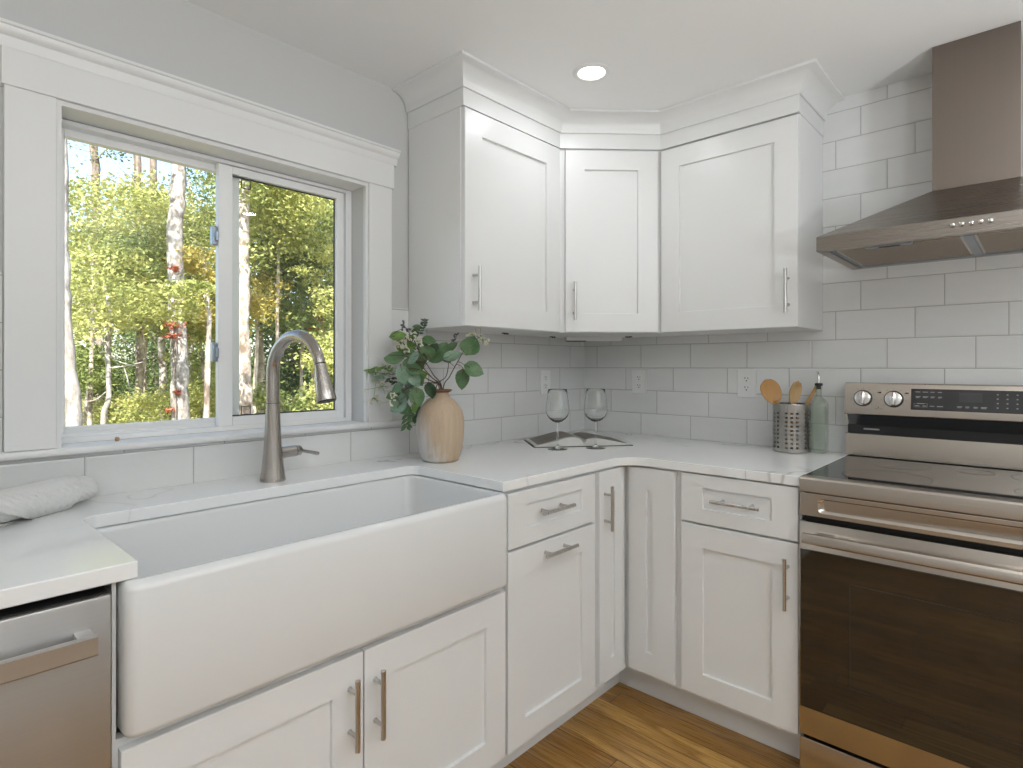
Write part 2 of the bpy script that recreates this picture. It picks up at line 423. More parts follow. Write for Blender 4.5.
M['berry'] = plain('dusky_berry', (0.13, 0.15, 0.14), 0.5)

# ------------------------------------------------------------------ room shell
CEIL = 2.2815
XB, YB = -4.6, -4.0          # far ends of the room behind the camera
bm = NB(); box(bm, XB-0.15, 0.15, YB-0.15, 0.15, -0.12, 0.0); obj('floor', bm, M['oak'], kind='structure')
bm = NB(); box(bm, XB-0.15, 0.15, YB-0.15, 0.15, CEIL, CEIL+0.25); obj('ceiling', bm, M['ceiling'], kind='structure')
WX0, WX1, WZ0, WZ1 = -2.212, -1.347, 1.030, 1.888      # window opening
bm = NB()
box(bm, XB, WX0, 0, 0.15, 0, CEIL); box(bm, WX1, 0.0, 0, 0.15, 0, CEIL)
box(bm, WX0, WX1, 0, 0.15, 0, WZ0); box(bm, WX0, WX1, 0, 0.15, WZ1, CEIL)
obj('wall_left', bm, M['wall'], kind='structure')
bm = NB(); box(bm, 0, 0.15, YB, 0.15, 0, CEIL); obj('wall_right', bm, M['wall'], kind='structure')
bm = NB(); box(bm, XB-0.15, XB, YB-0.15, 0.15, 0, CEIL); obj('wall_back', bm, M['trim'], kind='structure')
bm = NB(); box(bm, XB, 0.15, YB-0.15, YB, 0, CEIL); obj('wall_near', bm, M['wall'], kind='structure')

# tiled backsplash: thin sheets of tile on both walls
bm = NB()
TT = 0.004
box(bm, -3.4, 0, -TT, 0.0, 0.905, 1.028)                      # course under the window
box(bm, -1.236, 0, -TT, 0.0, 1.028, 1.466)
box(bm, -3.4, -2.322, -TT, 0.0, 1.028, 1.466)
obj('wall_tile_left', bm, M['tile_L'], kind='structure')
bm = NB(); box(bm, -TT, 0, -2.9, 0.0, 0.905, CEIL); obj('wall_tile_right', bm, M['tile_R'], kind='structure')

# ------------------------------------------------------------------ window
# casing
bm = NB()
box(bm, -2.320, -2.223, -0.020, 0, 1.048, 1.900, 0.0015); obj('trim_1', bm, M['trim'], kind='structure')
bm = NB()
box(bm, -1.336, -1.238, -0.020, 0, 1.046, 1.900, 0.0015); obj('trim_2', bm, M['trim'], kind='structure')
bm = NB()
box(bm, -2.326, -1.232, -0.026, 0, 1.899, 1.990, 0.0015); obj('trim_3', bm, M['trim'], kind='structure')
# moulded cap over the head board
prof = [(0.0, 1.985), (0.0, 2.036), (0.052, 2.036), (0.052, 2.029), (0.047, 2.027), (0.046, 2.020), (0.041, 2.012), (0.033, 2.008), (0.032, 2.004), (0.030, 1.993), (0.027, 1.985)]
bm = NB(); loft(bm, [[(x, -o, z) for o, z in prof] for x in (-2.338, -1.222)])
obj('trim_4', bm, M['trim'], kind='structure', smooth=40)
# stool (inner sill)
bm = NB()
prof = [(-2.9, 0.0)]
loft(bm, [[(x, y, z) for y, z in ((0.075, 1.028), (0.075, 1.047), (-0.022, 1.047), (-0.027, 1.045), (-0.029, 1.041), (-0.029, 1.034), (-0.027, 1.030), (-0.022, 1.028))] for x in (-2.212, -1.347)])
loft(bm, [[(x, y, z) for y, z in ((-0.0, 1.028), (-0.0, 1.047), (-0.022, 1.047), (-0.027, 1.045), (-0.029, 1.041), (-0.029, 1.034), (-0.027, 1.030), (-0.022, 1.028))] for x in (-3.0, -2.212)])
loft(bm, [[(x, y, z) for y, z in ((-0.0, 1.028), (-0.0, 1.047), (-0.022, 1.047), (-0.027, 1.045), (-0.029, 1.041), (-0.029, 1.034), (-0.027, 1.030), (-0.022, 1.028))] for x in (-1.347, -1.153)])
obj('trim_5', bm, M['trim'], kind='structure', smooth=40)
# jamb liners
bm = NB()
box(bm, -2.2228, -2.2125, -0.014, 0.075, 1.047, 1.8988); box(bm, -1.3465, -1.3362, -0.014, 0.075, 1.047, 1.8988); box(bm, -2.2125, -1.3465, -0.014, 0.075, 1.887, 1.8988)
obj('trim_6', bm, M['trim'], kind='structure')

win = bpy.data.objects.new('window_1', None); COL.objects.link(win); win.location = (-1.78, 0.1, 1.047); win['kind'] = 'structure'
WLOC[win.name] = Vector(win.location)
def ring(bm, x0, x1, z0, z1, y0, y1, l, r, b, t, bev=0.0015):
    box(bm, x0, x0+l, y0, y1, z0, z1, bev); box(bm, x1-r, x1, y0, y1, z0, z1, bev)
    box(bm, x0+l, x1-r, y0, y1, z0, z0+b, bev); box(bm, x0+l, x1-r, y0, y1, z1-t, z1, bev)
bm = NB()
ring(bm, -2.212, -1.347, 1.047, 1.886, 0.076, 0.150, 0.014, 0.023, 0.014, 0.012)
box(bm, -2.196, -1.367, 0.103, 0.107, 1.060, 1.071, 0.001)            # track rib
obj('window_frame', bm, M['vinyl'], win)
# outer (far) sash on the left, inner sliding sash on the right
bm = NB(); ring(bm, -2.202, -1.734, 1.060, 1.876, 0.112, 0.138, 0.018, 0.061, 0.026, 0.022)
s1 = obj('sash', bm, M['vinyl'], win)
bm = NB(); box(bm, -2.186, -1.790, 0.123, 0.127, 1.084, 1.856); obj('pane', bm, M['pane'], s1)
bm = NB(); ring(bm, -1.810, -1.377, 1.061, 1.872, 0.080, 0.104, 0.042, 0.027, 0.028, 0.024)
s2 = obj('sash', bm, M['vinyl'], win)
bm = NB(); box(bm, -1.770, -1.402, 0.090, 0.094, 1.087, 1.850); obj('pane', bm, M['pane'], s2)
bm = NB(); ring(bm, -1.768, -1.404, 1.089, 1.848, 0.0955, 0.0985, 0.004, 0.004, 0.004, 0.004, 0)
obj('glazing_gasket', bm, M['rubber'], s2)
for zc in (1.648, 1.290):
    bm = NB(); box(bm, -1.826, -1.811, 0.082, 0.106, zc-0.030, zc+0.030, 0.004); box(bm, -1.819, -1.811, 0.070, 0.084, zc-0.018, zc+0.014, 0.003)
    obj('latch', bm, M['latch'], s2)
bm = NB(); ring(bm, -1.738, -1.708, 1.812, 1.842, 0.0885, 0.0895, 0.0028, 0.0028, 0.0028, 0.0028, 0); obj('glass_label_mark', bm, M['dark_print'], s2)
bm = NB(); ring(bm, -1.738, -1.708, 1.092, 1.120, 0.0885, 0.0895, 0.0024, 0.0024, 0.0024, 0.0024, 0); obj('glass_label_mark', bm, M['dark_print'], s2)
# small tan plug lying on the sill
bm = NB(); lathe(bm, [(0.004, 0), (0.0055, 0.002), (0.0055, 0.008), (0.0035, 0.011)], (-2.085, 0.035, 1.047), 14)
o = obj('sill_plug', bm, M['tan_plastic'], smooth=40); tag(o, 'tiny tan plug standing on the white window sill', 'plug'); move_origin(o, (-2.085, 0.035, 1.047))

# ------------------------------------------------------------------ cabinetry
def shaker(bm, x0, x1, z0, z1, yf, st, rt, rb, F, th=0.019, rec=0.0095, c=0.0015, st2=None):
    """five-piece door front: stiles and rails round a recessed flat panel"""
    st2 = st if st2 is None else st2
    def R(a, b, e, f, y): return [(a, y, e), (b, y, e), (b, y, f), (a, y, f)]
    L = [R(x0, x1, z0, z1, yf+th), R(x0, x1, z0, z1, yf+c), R(x0+c, x1-c, z0+c, z1-c, yf),
         R(x0+st, x1-st2, z0+rb, z1-rt, yf), R(x0+st+0.0012, x1-st2-0.0012, z0+rb+0.0012, z1-rt-0.0012, yf+rec)]
    loft(bm, L, F=F)
def pull(name, F, xc, zc, yf, vertical, parent, L=0.156):
    bm = NB(); yb = yf-0.032; r = 0.006; cc = L*0.305
    if vertical:
        tube(bm, [(xc, yb, zc-L/2), (xc, yb, zc+L/2)], r, 14, F)
        for s in (-1, 1): tube(bm, [(xc, yf+0.001, zc+s*cc), (xc, yf-0.004, zc+s*cc), (xc, yb, zc+s*cc)], [0.0065, 0.0048, 0.0048], 12, F)
    else:
        tube(bm, [(xc-L/2, yb, zc), (xc+L/2, yb, zc)], r, 14, F)
        for s in (-1, 1): tube(bm, [(xc+s*cc, yf+0.001, zc), (xc+s*cc, yf-0.004, zc), (xc+s*cc, yb, zc)], [0.0065, 0.0048, 0.0048], 12, F)
    return obj(name, bm, M['nickel'], parent, smooth=40)
def front(kind, parent, F, x0, x1, z0, z1, yf, st, rt, rb, hp=None, **kw):
    bm = NB(); shaker(bm, x0, x1, z0, z1, yf, st, rt, rb, F, **kw)
    d = obj(kind, bm, M['cabinet'], parent)
    if hp: pull('handle', F, hp[0], hp[1], yf, hp[2], d)
    return d
YF = -0.647; XF = -0.634                 # door faces of the two base runs
YC = YF+0.0195; XC = XF+0.0195           # face frames
BT = 0.883                               # top of the base boxes
ZT = 0.112                               # underside of the base boxes

# sink base
t = thing('sink_cabinet', 'white two-door base cabinet under the farmhouse sink', 'cabinet', (-1.77, -0.3, 0), 'white base cabinets')
bm = NB()
box(bm, -2.249, -2.243, YC, -0.006, ZT, BT); box(bm, -1.2915, -1.2885, YC, -0.006, ZT, BT)
box(bm, -2.243, -1.2915, YC, YC+0.02, 0.560, 0.612)
box(bm, -2.243, -1.2915, YC, -0.006, ZT, ZT+0.018); box(bm, -2.243, -1.2915, -0.02, -0.006, ZT, 0.60)
box(bm, -2.243, -1.2915, YC, YC+0.02, ZT+0.018, 0.56)
obj('body', bm, M['cabinet'], t)
bm = NB(); box(bm, -2.249, -1.2885, YF+0.095, YF+0.11, 0.0, ZT); obj('toe_kick', bm, M['cabinet'], t)
d = front('door', t, FL, -2.240, -1.7690, 0.123, 0.598, YF, 0.078, 0.078, 0.075, (-1.804, 0.478, True))
d = front('door', t, FL, -1.7655, -1.2945, 0.123, 0.598, YF, 0.078, 0.078, 0.075, (-1.737, 0.474, True))

# pull-out cabinet between the sink and the corner
t = thing('pull_out_cabinet', 'white base cabinet with top drawer between sink and corner', 'cabinet', (-1.064, -0.3, 0), 'white base cabinets')
bm = NB(); box(bm, -1.2880, -0.8330, YC, -0.006, ZT, BT, 0.0008); obj('body', bm, M['cabinet'], t)
bm = NB(); box(bm, -1.2880, -0.8330, YF+0.095, YF+0.11, 0.0, ZT); obj('toe_kick', bm, M['cabinet'], t)
front('drawer', t, FL, -1.2845, -0.8435, 0.7125, 0.8755, YF, 0.077, 0.041, 0.049, (-1.083, 0.802, False))
front('door', t, FL, -1.2845, -0.8435, 0.121, 0.7045, YF, 0.077, 0.079, 0.076, (-1.067, 0.669, False))

# corner cabinet with hinged pair of narrow doors
t = thing('corner_cabinet', 'white corner base cabinet with two narrow hinged doors', 'cabinet', (-0.3, -0.3, 0), 'white base cabinets')
bm = NB()
prism(bm, [(-0.006, -0.006), (-0.8326, -0.006), (-0.8326, YC), (XC, YC), (XC, -0.8515), (-0.006, -0.8515)], ZT, BT)
obj('body', bm, M['cabinet'], t)
bm = NB()
prism(bm, [(-0.8326, YF+0.095), (XF+0.095, YF+0.095), (XF+0.095, -0.8515), (XF+0.11, -0.8515), (XF+0.11, YF+0.11), (-0.8326, YF+0.11)], 0.0, ZT)
obj('toe_kick', bm, M['cabinet'], t)
front('door', t, FL, -0.8155, -0.6565, 0.128, 0.8765, YF, 0.066, 0.080, 0.075, (-0.785, 0.749, True), st2=0.062)
front('door', t, FR, 0.6505, 0.8360, 0.131, 0.8765, XF, 0.073, 0.080, 0.077, None, st2=0.086)

# base cabinet beside the range
t = thing('drawer_cabinet', 'white base cabinet with drawer and door beside the range', 'cabinet', (-0.3, -1.05, 0), 'white base cabinets')
bm = NB(); box(bm, 0.8520, 1.2450, XC, -0.006, ZT, BT, 0.0008, F=FR); obj('body', bm, M['cabinet'], t)
bm = NB(); box(bm, 0.8520, 1.2450, XF+0.095, XF+0.11, 0.0, ZT, F=FR); obj('toe_kick', bm, M['cabinet'], t)
front('drawer', t, FR, 0.8605, 1.2400, 0.7150, 0.8785, XF, 0.077, 0.043, 0.049, (1.056, 0.801, False))
front('door', t, FR, 0.8605, 1.2400, 0.130, 0.7075, XF, 0.077, 0.076, 0.074, (1.210, 0.5865, True))

# upper cabinets
ZU0, ZU1 = 1.3865, 2.215
UF = -0.315; UC = UF+0.0195
def clip(parent, F, x, y):
    bm = NB(); box(bm, x-0.016, x+0.016, y-0.006, y+0.006, ZU0-0.004, ZU0, 0.001, F=F)
    for s in (-0.007, 0.007): lathe(bm, [(0.0032, 0), (0.0032, 0.006)], (x+s, y-0.004, ZU0-0.007), 8, F=F)
    obj('cable_clip', bm, M['rubber'], parent)
t = thing('upper_cabinet', 'white single-door upper cabinet nearest the window', 'cabinet', (-0.88, -0.15, ZU0), 'white upper cabinets')
bm = NB(); box(bm, -1.151, -0.6115, UC, -0.0045, ZU0, ZU1, 0.0008)
obj('body', bm, M['cabinet'], t)
front('door', t, FL, -1.1465, -0.6140, 1.388, 2.144, UF, 0.084, 0.081, 0.078, (-1.106, 1.517, True))
clip(t, FL, -0.735, -0.12)
t = thing('upper_cabinet', 'white diagonal corner upper cabinet between its two neighbours', 'cabinet', (-0.3, -0.3, ZU0), 'white upper cabinets')
bm = NB()
prism(bm, [(-0.0045, -0.0045), (-0.6105, -0.0045), (-0.6105, UC), (UC, -0.6105), (-0.0045, -0.6105)], ZU0, ZU1)
obj('body', bm, M['cabinet'], t)
DD = -0.925/math.sqrt(2)
front('door', t, FD, -0.188, 0.198, 1.388, 2.140, DD-0.001, 0.080, 0.079, 0.077, (-0.152, 1.514, True), st2=0.082)
clip(t, FL, -0.36, -0.075); clip(t, FR, 0.345, -0.125)
t = thing('upper_cabinet', 'white single-door upper cabinet nearest the range hood', 'cabinet', (-0.15, -0.88, ZU0), 'white upper cabinets')
bm = NB(); box(bm, 0.6115, 1.1460, UC, -0.0045, ZU0, ZU1, 0.0008, F=FR); obj('body', bm, M['cabinet'], t)
front('door', t, FR, 0.6140, 1.1455, 1.387, 2.140, UF, 0.080, 0.078, 0.080, (1.113, 1.515, True))
# light bar under the corner cabinet
bm = NB(); box(bm, -0.135, 0.130, -0.305, -0.250, ZU0-0.019, ZU0, 0.002, F=FD)
t = thing('under_cabinet_light', 'slim white light bar fixed under the corner upper cabinet', 'light', (-0.2, -0.2, ZU0-0.019))
obj('housing', bm, M['plastic'], t)
bm = NB(); box(bm, -0.130, -0.040, -0.300, -0.255, ZU0-0.0225, ZU0-0.0185, 0.001, F=FD); obj('connector', bm, M['rubber'], t)

# frieze and cove crown round the tops of the three uppers
t = thing('crown_molding', 'white cove crown and frieze along the tops of the upper cabinets', 'molding', (-0.3, -0.3, 2.147))
fy = UF+0.002; sdx = -1.1520; dg = -0.925+0.001
path = [(sdx, -0.0045), (sdx, fy), (dg-fy, fy), (fy, dg-fy), (fy, -1.1475), (-0.0045, -1.1475)]
bm = NB(); sweep(bm, path, [(0.0, 2.1475), (0.0025, 2.1475), (0.0025, 2.2130), (-0.016, 2.2130), (-0.016, 2.1475)])
obj('frieze', bm, M['cabinet'], t)
cove = [(-0.012, 2.2132), (0.0085, 2.2075), (0.0105, 2.2095), (0.0108, 2.2140), (0.0120, 2.2160)]
for i in range(1, 10):
    a = i/9*PI/2
    cove.append((0.0120+0.060*(1-math.cos(a)), 2.2165+0.054*math.sin(a)))
cove += [(0.0745, 2.2715), (0.0745, CEIL-0.0003), (-0.012, CEIL-0.0003)]
bm = NB(); sweep(bm, path, cove); obj('crown', bm, M['cabinet'], t, smooth=30)

# ------------------------------------------------------------------ countertop
ZC0, ZC1 = 0.8845, 0.914
poly = [(-TT-0.0005, -TT-0.0005), (-3.05, -TT-0.0005), (-3.05, -0.645), (-2.217, -0.645)]
poly += [(-2.215, -0.643), (-2.215, -0.262)]
poly += arc(-2.180, -0.262, 0.035, 180, 90, 6)[1:]
poly += arc(-1.337, -0.262, 0.035, 90, 0, 6)
poly += [(-1.302, -0.643), (-1.300, -0.645)]
poly += [(-0.735, -0.645)]
poly += arc(-0.735, -0.741, 0.096, 90, 0, 10)[1:-1]
poly += [(-0.639, -0.741), (-0.639, -1.2455), (-TT-0.0005, -1.2455)]
bm = NB(); prism(bm, poly, ZC0, ZC1, edge=0.002)
o = obj('countertop', bm, M['quartz']); tag(o, 'L-shaped white quartz countertop with faint grey veins', 'countertop'); move_origin(o, (-0.3, -0.3, ZC0))

# ------------------------------------------------------------------ farmhouse sink
t = thing('farmhouse_sink', 'white fireclay apron-front farmhouse sink below the window', 'sink', (-1.77, -0.45, 0.618))
def sl(x0, x1, y0, y1, r, z): return [(x, y, z) for x, y in rrect(x0, x1, y0, y1, r, 7)]
AX0, AX1, AY0, AY1, ZS0, ZS1 = -2.2395, -1.2975, -0.668, -0.190, 0.618, 0.8835
L = [sl(AX0+0.014, AX1-0.014, AY0+0.014, AY1-0.01, 0.014, ZS0), sl(AX0+0.004, AX1-0.004, AY0+0.004, AY1, 0.022, ZS0+0.004), sl(AX0, AX1, AY0, AY1, 0.025, ZS0+0.014),
     sl(AX0, AX1, AY0, AY1, 0.025, ZS1-0.016), sl(AX0+0.0012, AX1-0.001, AY0+0.0025, AY1, 0.024, ZS1-0.008), sl(AX0+0.004, AX1-0.003, AY0+0.008, AY1-0.002, 0.022, ZS1-0.002), sl(AX0+0.007, AX1-0.006, AY0+0.014, AY1-0.006, 0.020, ZS1),
     sl(AX0+0.018, AX1-0.012, AY0+0.024, AY1-0.030, 0.020, ZS1-0.0005), sl(AX0+0.021, AX1-0.0145, AY0+0.031, AY1-0.0330, 0.030, ZS1-0.005), sl(AX0+0.022, AX1-0.0160, AY0+0.034, AY1-0.0345, 0.032, ZS1-0.014),
     sl(AX0+0.026, AX1-0.022, AY0+0.038, AY1-0.042, 0.045, 0.70), sl(AX0+0.032, AX1-0.030, AY0+0.046, AY1-0.050, 0.05, 0.672), sl(AX0+0.048, AX1-0.046, AY0+0.062, AY1-0.066, 0.05, 0.657), sl(AX0+0.10, AX1-0.10, AY0+0.11, AY1-0.11, 0.05, 0.653)]
bm = NB(); loft(bm, L); obj('basin', bm, M['fireclay'], t, smooth=50)
bm = NB(); lathe(bm, [(0.057, 0), (0.057, 0.003), (0.045, 0.004), (0.040, 0.001), (0.012, 0.000), (0.010, 0.003)], (-1.77, -0.43, 0.653), 28); obj('drain', bm, M['chrome'], t, smooth=40)

# ------------------------------------------------------------------ faucet
FB = Vector((-1.740, -0.135, ZC1))
t = thing('kitchen_faucet', 'brushed steel pull-down faucet standing behind the sink', 'faucet', FB)
bm = NB()
lathe(bm, [(0.0350, 0.0), (0.0355, 0.003), (0.0340, 0.012), (0.0300, 0.045), (0.0262, 0.085), (0.0230, 0.130), (0.0205, 0.180), (0.0192, 0.225)], FB, 36)
obj('body', bm, M['faucet'], t, smooth=40)
bm = NB(); lathe(bm, [(0.0186, 0.225), (0.0186, 0.2265)], FB, 36); obj('joint_ring', bm, M['rubber'], t)
sd = Vector((0.15, -0.989, 0)); hd = Vector((0.989, 0.15, 0))
R_ = 0.108; zc = 1.225; ths = [math.radians(a) for a in (180, 165, 150, 135, 120, 105, 90, 75, 60, 45, 30, 15.6)]
pts = [FB+Vector((0, 0, 0.2265)), FB+Vector((0, 0, 0.27))]+[FB+sd*(R_+R_*math.cos(a))+Vector((0, 0, zc+R_*math.sin(a)-ZC1)) for a in ths]
rr = [0.0190, 0.0187]+[0.0184-0.0035*i/11 for i in range(12)]
bm = NB(); tube(bm, smooth_path(pts, 3), [rr[min(int(i/3), 13)] for i in range(3*13+1)], 24); obj('spout', bm, M['faucet'], t, smooth=40)
tip = pts[-1]; td = (sd*0.269+Vector((0, 0, -0.963))).normalized()
bm = NB(); tube(bm, [tip, tip+td*0.0022], 0.0152, 24); obj('joint_ring', bm, M['rubber'], t)
bm = NB(); tube(bm, [tip+td*a for a in (0.0022, 0.012, 0.04, 0.075, 0.100, 0.104)], [0.0153, 0.0162, 0.0198, 0.0240, 0.0268, 0.0262], 28)
h_ = obj('spray_head', bm, M['faucet'], t, smooth=40)
bm = NB(); tube(bm, [tip+td*a for a in (0.1035, 0.1062)], [0.0245, 0.0235], 28); obj('nozzle', bm, M['rubber'], h_)
bm = NB(); q = tip+td*0.030-sd*0.0175; tube(bm, [q, q+td*0.026-sd*0.003], [0.0055, 0.0055], 10); obj('spray_button', bm, M['rubber'], h_)
hz = FB+Vector((0, 0, 0.078))
bm = NB(); tube(bm, [hz+hd*0.008, hz+hd*0.040, hz+hd*0.072], [0.0190, 0.0168, 0.0168], 24); obj('valve_stub', bm, M['faucet'], t, smooth=40)
bm = NB(); tube(bm, [hz+hd*0.072, hz+hd*0.0745], 0.0150, 24); obj('joint_ring', bm, M['rubber'], t)
bm = NB(); tube(bm, [hz+hd*0.0745, hz+hd*0.090, hz+hd*0.096], [0.0162, 0.0150, 0.0095], 24)
lev = [hz+hd*0.086+Vector((0, 0, 0.002)), hz+hd*0.105+Vector((0, 0, -0.004)), hz+hd*0.135+Vector((0, 0, -0.012)), hz+hd*0.156+Vector((0, 0, -0.018))]
tube(bm, lev, [0.0085, 0.0080, 0.0088, 0.0092], 16, flat=0.62)
obj('lever', bm, M['faucet'], t, smooth=40)

# ------------------------------------------------------------------ dishwasher
t = thing('dishwasher', 'stainless steel dishwasher with bar handle beside the sink', 'dishwasher', (-2.555, -0.33, 0))
DX0, DX1, DY = -2.855, -2.2560, -0.657
bm = NB(); box(bm, DX0, DX1+0.003, -0.60, -0.03, 0.10, 0.880); obj('tub', bm, M['black'], t)
bm = NB(); box(bm, DX0, DX1, DY, -0.600, 0.125, 0.872, 0.003); d = obj('door', bm, M['steel_x'], t, smooth=30)
bm = NB(); box(bm, DX0+0.002, DX1-0.002, DY+0.006, -0.602, 0.8722, 0.8755); obj('control_strip', bm, M['black'], d)
bm = NB()
HX1 = -2.284
loft(bm, [[(x, y, z) for y, z in ((-0.690, 0.797), (-0.690, 0.826), (-0.700, 0.829), (-0.7045, 0.826), (-0.7045, 0.799), (-0.702, 0.796))] for x in (DX0+0.03, HX1)])
for x in (DX0+0.05, HX1-0.012): box(bm, x-0.012, x+0.012, -0.692, DY+0.001, 0.800, 0.825, 0.002)
obj('handle', bm, M['steel_x'], d, smooth=30)
bm = NB(); box(bm, DX0, DX1, -0.585, -0.57, 0.0, 0.10); obj('kick_plate', bm, M['black'], t)
# the run goes on past the dishwasher
t = thing('end_cabinet', 'white end panel beyond the dishwasher', 'cabinet', (-2.95, -0.3, 0), 'white base cabinets')
bm = NB(); box(bm, -3.04, -2.862, YC, -0.006, 0.0, BT, 0.0008); obj('body', bm, M['cabinet'], t)

# ------------------------------------------------------------------ range (local frame: X along the wall, Y = world x)
t = thing('range', 'stainless steel electric range with black glass cooktop under the hood', 'range', (-0.33, -1.63, 0))
RX0, RX1, RF = 1.2485, 2.0095, -0.650
RM = (RX0+RX1)/2
bm = NB(); box(bm, RX0+0.002, RX1-0.002, -0.610, -0.030, 0.03, 0.905, F=FR)
for x in (RX0+0.05, RX1-0.05):
    for y in (-0.55, -0.08): lathe(bm, [(0.018, 0.0), (0.018, 0.03)], (x, y, 0), 12, F=FR)
obj('body', bm, M['black'], t)
bm = NB(); box(bm, RX0+0.001, RX1-0.001, -0.632, -0.072, 0.905, 0.9165, 0.0015, F=FR); ck = obj('cooktop', bm, M['cooktop'], t)
for (bx, by, br) in ((1.44, -0.48, 0.115), (1.82, -0.48, 0.09), (1.44, -0.22, 0.08), (1.82, -0.22, 0.105), (1.63, -0.20, 0.05)):
    bm = NB(); lathe(bm, [(br, 0), (br, 0.0003), (br-0.0012, 0.0003), (br-0.0012, 0), (br, 0)], (bx, by, 0.91655), 48, F=FR, cap0=False, cap1=False); obj('burner_ring', bm, M['dark_print'], ck)
def xprof(bm, x0, x1, pr, F=FR):
    loft(bm, [[(x, y, z) for y, z in pr] for x in (x0, x1)], F=F)
bm = NB(); xprof(bm, RX0, RX1, [(-0.600, 0.8735), (-0.600, 0.9168), (-0.634, 0.9172), (-0.645, 0.9155), (-0.6495, 0.9110), (-0.6505, 0.9050), (-0.6505, 0.8755), (-0.6490, 0.8735)])
obj('front_lip', bm, M['steel_y'], t, smooth=35)
# long panel with a shallow pressed recess
def pressed(bm, x0, x1, z0, z1, yf, mx, mzt, mzb, dep, th, F=FR, r=0.012):
    def rr3(a, b, e, f, rad, y): return [(x, y, z) for x, z in rrect(a, b, e, f, rad, 5)]
    loft(bm, [rr3(x0, x1, z0, z1, 0.003, yf+th), rr3(x0, x1, z0, z1, 0.003, yf+0.0015), rr3(x0+0.0015, x1-0.0015, z0+0.0015, z1-0.0015, 0.003, yf),
              rr3(x0+mx, x1-mx, z0+mzb, z1-mzt, r, yf), rr3(x0+mx+0.003, x1-mx-0.003, z0+mzb+0.004, z1-mzt-0.002, r, yf+dep*0.4), rr3(x0+mx+0.012, x1-mx-0.012, z0+mzb+0.009, z1-mzt-0.005, r*0.6, yf+dep)], F=F)
bm = NB(); pressed(bm, RX0, RX1, 0.8035, 0.8705, RF, 0.050, 0.012, 0.012, 0.009, 0.03); obj('front_panel', bm, M['steel_y'], t, smooth=35)
bm = NB(); box(bm, RX0+0.006, RX1-0.006, -0.625, -0.605, 0.786, 0.8040, F=FR); obj('gap_shade', bm, M['shadow_gap'], t)  # dark strip standing in for the shade in the gap above the door
# oven door
bm = NB()
box(bm, RX0, RX1, RF-0.004, -0.611, 0.1530, 0.7870, 0.003, F=FR)
dr = obj('oven_door', bm, M['steel_y'], t, smooth=35)
bm = NB(); box(bm, RX0+0.004, RX1-0.004, RF-0.0075, RF-0.0035, 0.2360, 0.7050, 0.0015, F=FR); gl = obj('oven_glass', bm, M['ovenglass'], dr)
bm = NB()
def ringF(bm, x0, x1, z0, z1, y0, y1, w, F):
    box(bm, x0, x0+w, y0, y1, z0, z1, F=F); box(bm, x1-w, x1, y0, y1, z0, z1, F=F); box(bm, x0+w, x1-w, y0, y1, z0, z0+w, F=F); box(bm, x0+w, x1-w, y0, y1, z1-w, z1, F=F)
ringF(bm, RX0+0.135, RX1-0.135, 0.335, 0.630, RF-0.0078, RF-0.0074, 0.0012, FR); obj('window_outline', bm, M['dark_print'], gl)
bm = NB()
HZ = 0.7480
for x in (RX0+0.075, RX1-0.075): box(bm, x-0.022, x+0.022, RF-0.045, RF-0.003, HZ-0.012, HZ+0.012, 0.004, F=FR)
loft(bm, [[(x, y, z) for y, z in ((RF-0.040, HZ-0.010), (RF-0.040, HZ+0.010), (RF-0.046, HZ+0.0155), (RF-0.053, HZ+0.0150), (RF-0.057, HZ+0.009), (RF-0.057, HZ-0.010), (RF-0.053, HZ-0.0145), (RF-0.046, HZ-0.0145))] for x in (RX0+0.022, RX1-0.022)], F=FR)
obj('handle', bm, M['steel_y'], dr, smooth=40)
bm = NB(); box(bm, RX0+0.004, RX1-0.004, -0.632, -0.611, 0.142, 0.1540, F=FR); obj('gap_shade', bm, M['shadow_gap'], t)  # dark strip painting the shade between door and drawer
bm = NB(); box(bm, RX0, RX1, RF-0.002, -0.611, 0.030, 0.1430, 0.003, F=FR); obj('warming_drawer', bm, M['steel_y'], t, smooth=35)
# backguard
bm = NB(); box(bm, RX0-0.002, RX1+0.002, -0.062, -0.010, 0.9185, 1.180, F=FR); bg = obj('backguard', bm, M['black'], t)
bm = NB(); xprof(bm, RX0-0.0075, RX1+0.0075, [(-0.060, 0.9195), (-0.060, 1.000), (-0.069, 1.000), (-0.0725, 0.9975), (-0.0735, 0.990), (-0.0780, 0.928), (-0.0780, 0.9195)])
obj('splash_panel', bm, M['steel_y'], bg, smooth=35)
bm = NB(); xprof(bm, RX0-0.0075, RX1+0.0075, [(-0.030, 1.186), (-0.030, 1.070), (-0.087, 1.070), (-0.0905, 1.0725), (-0.091, 1.077), (-0.076, 1.180), (-0.0735, 1.1845), (-0.069, 1.186)])
cp = obj('control_panel', bm, M['steel_y'], bg, smooth=35)
bm = NB(); xprof(bm, RX0+0.002, RX1-0.002, [(-0.060, 1.070), (-0.060, 1.030), (-0.066, 1.030), (-0.0885, 1.0695)])
obj('vent_hood', bm, M['display'], bg)
for (xa, xb) in ((RX0-0.0075, RX0+0.002), (RX1-0.002, RX1+0.0075)):
    bm = NB(); xprof(bm, xa, xb, [(-0.055, 1.0705), (-0.055, 1.032), (-0.066, 1.032), (-0.090, 1.0705)]); obj('end_cap', bm, M['steel_y'], bg)
bm = NB(); box(bm, RX0+0.050, RX0+0.100, -0.0665, -0.061, 1.0140, 1.0195, 0.001, F=FR); obj('rating_label', bm, M['grey_print'], bg)
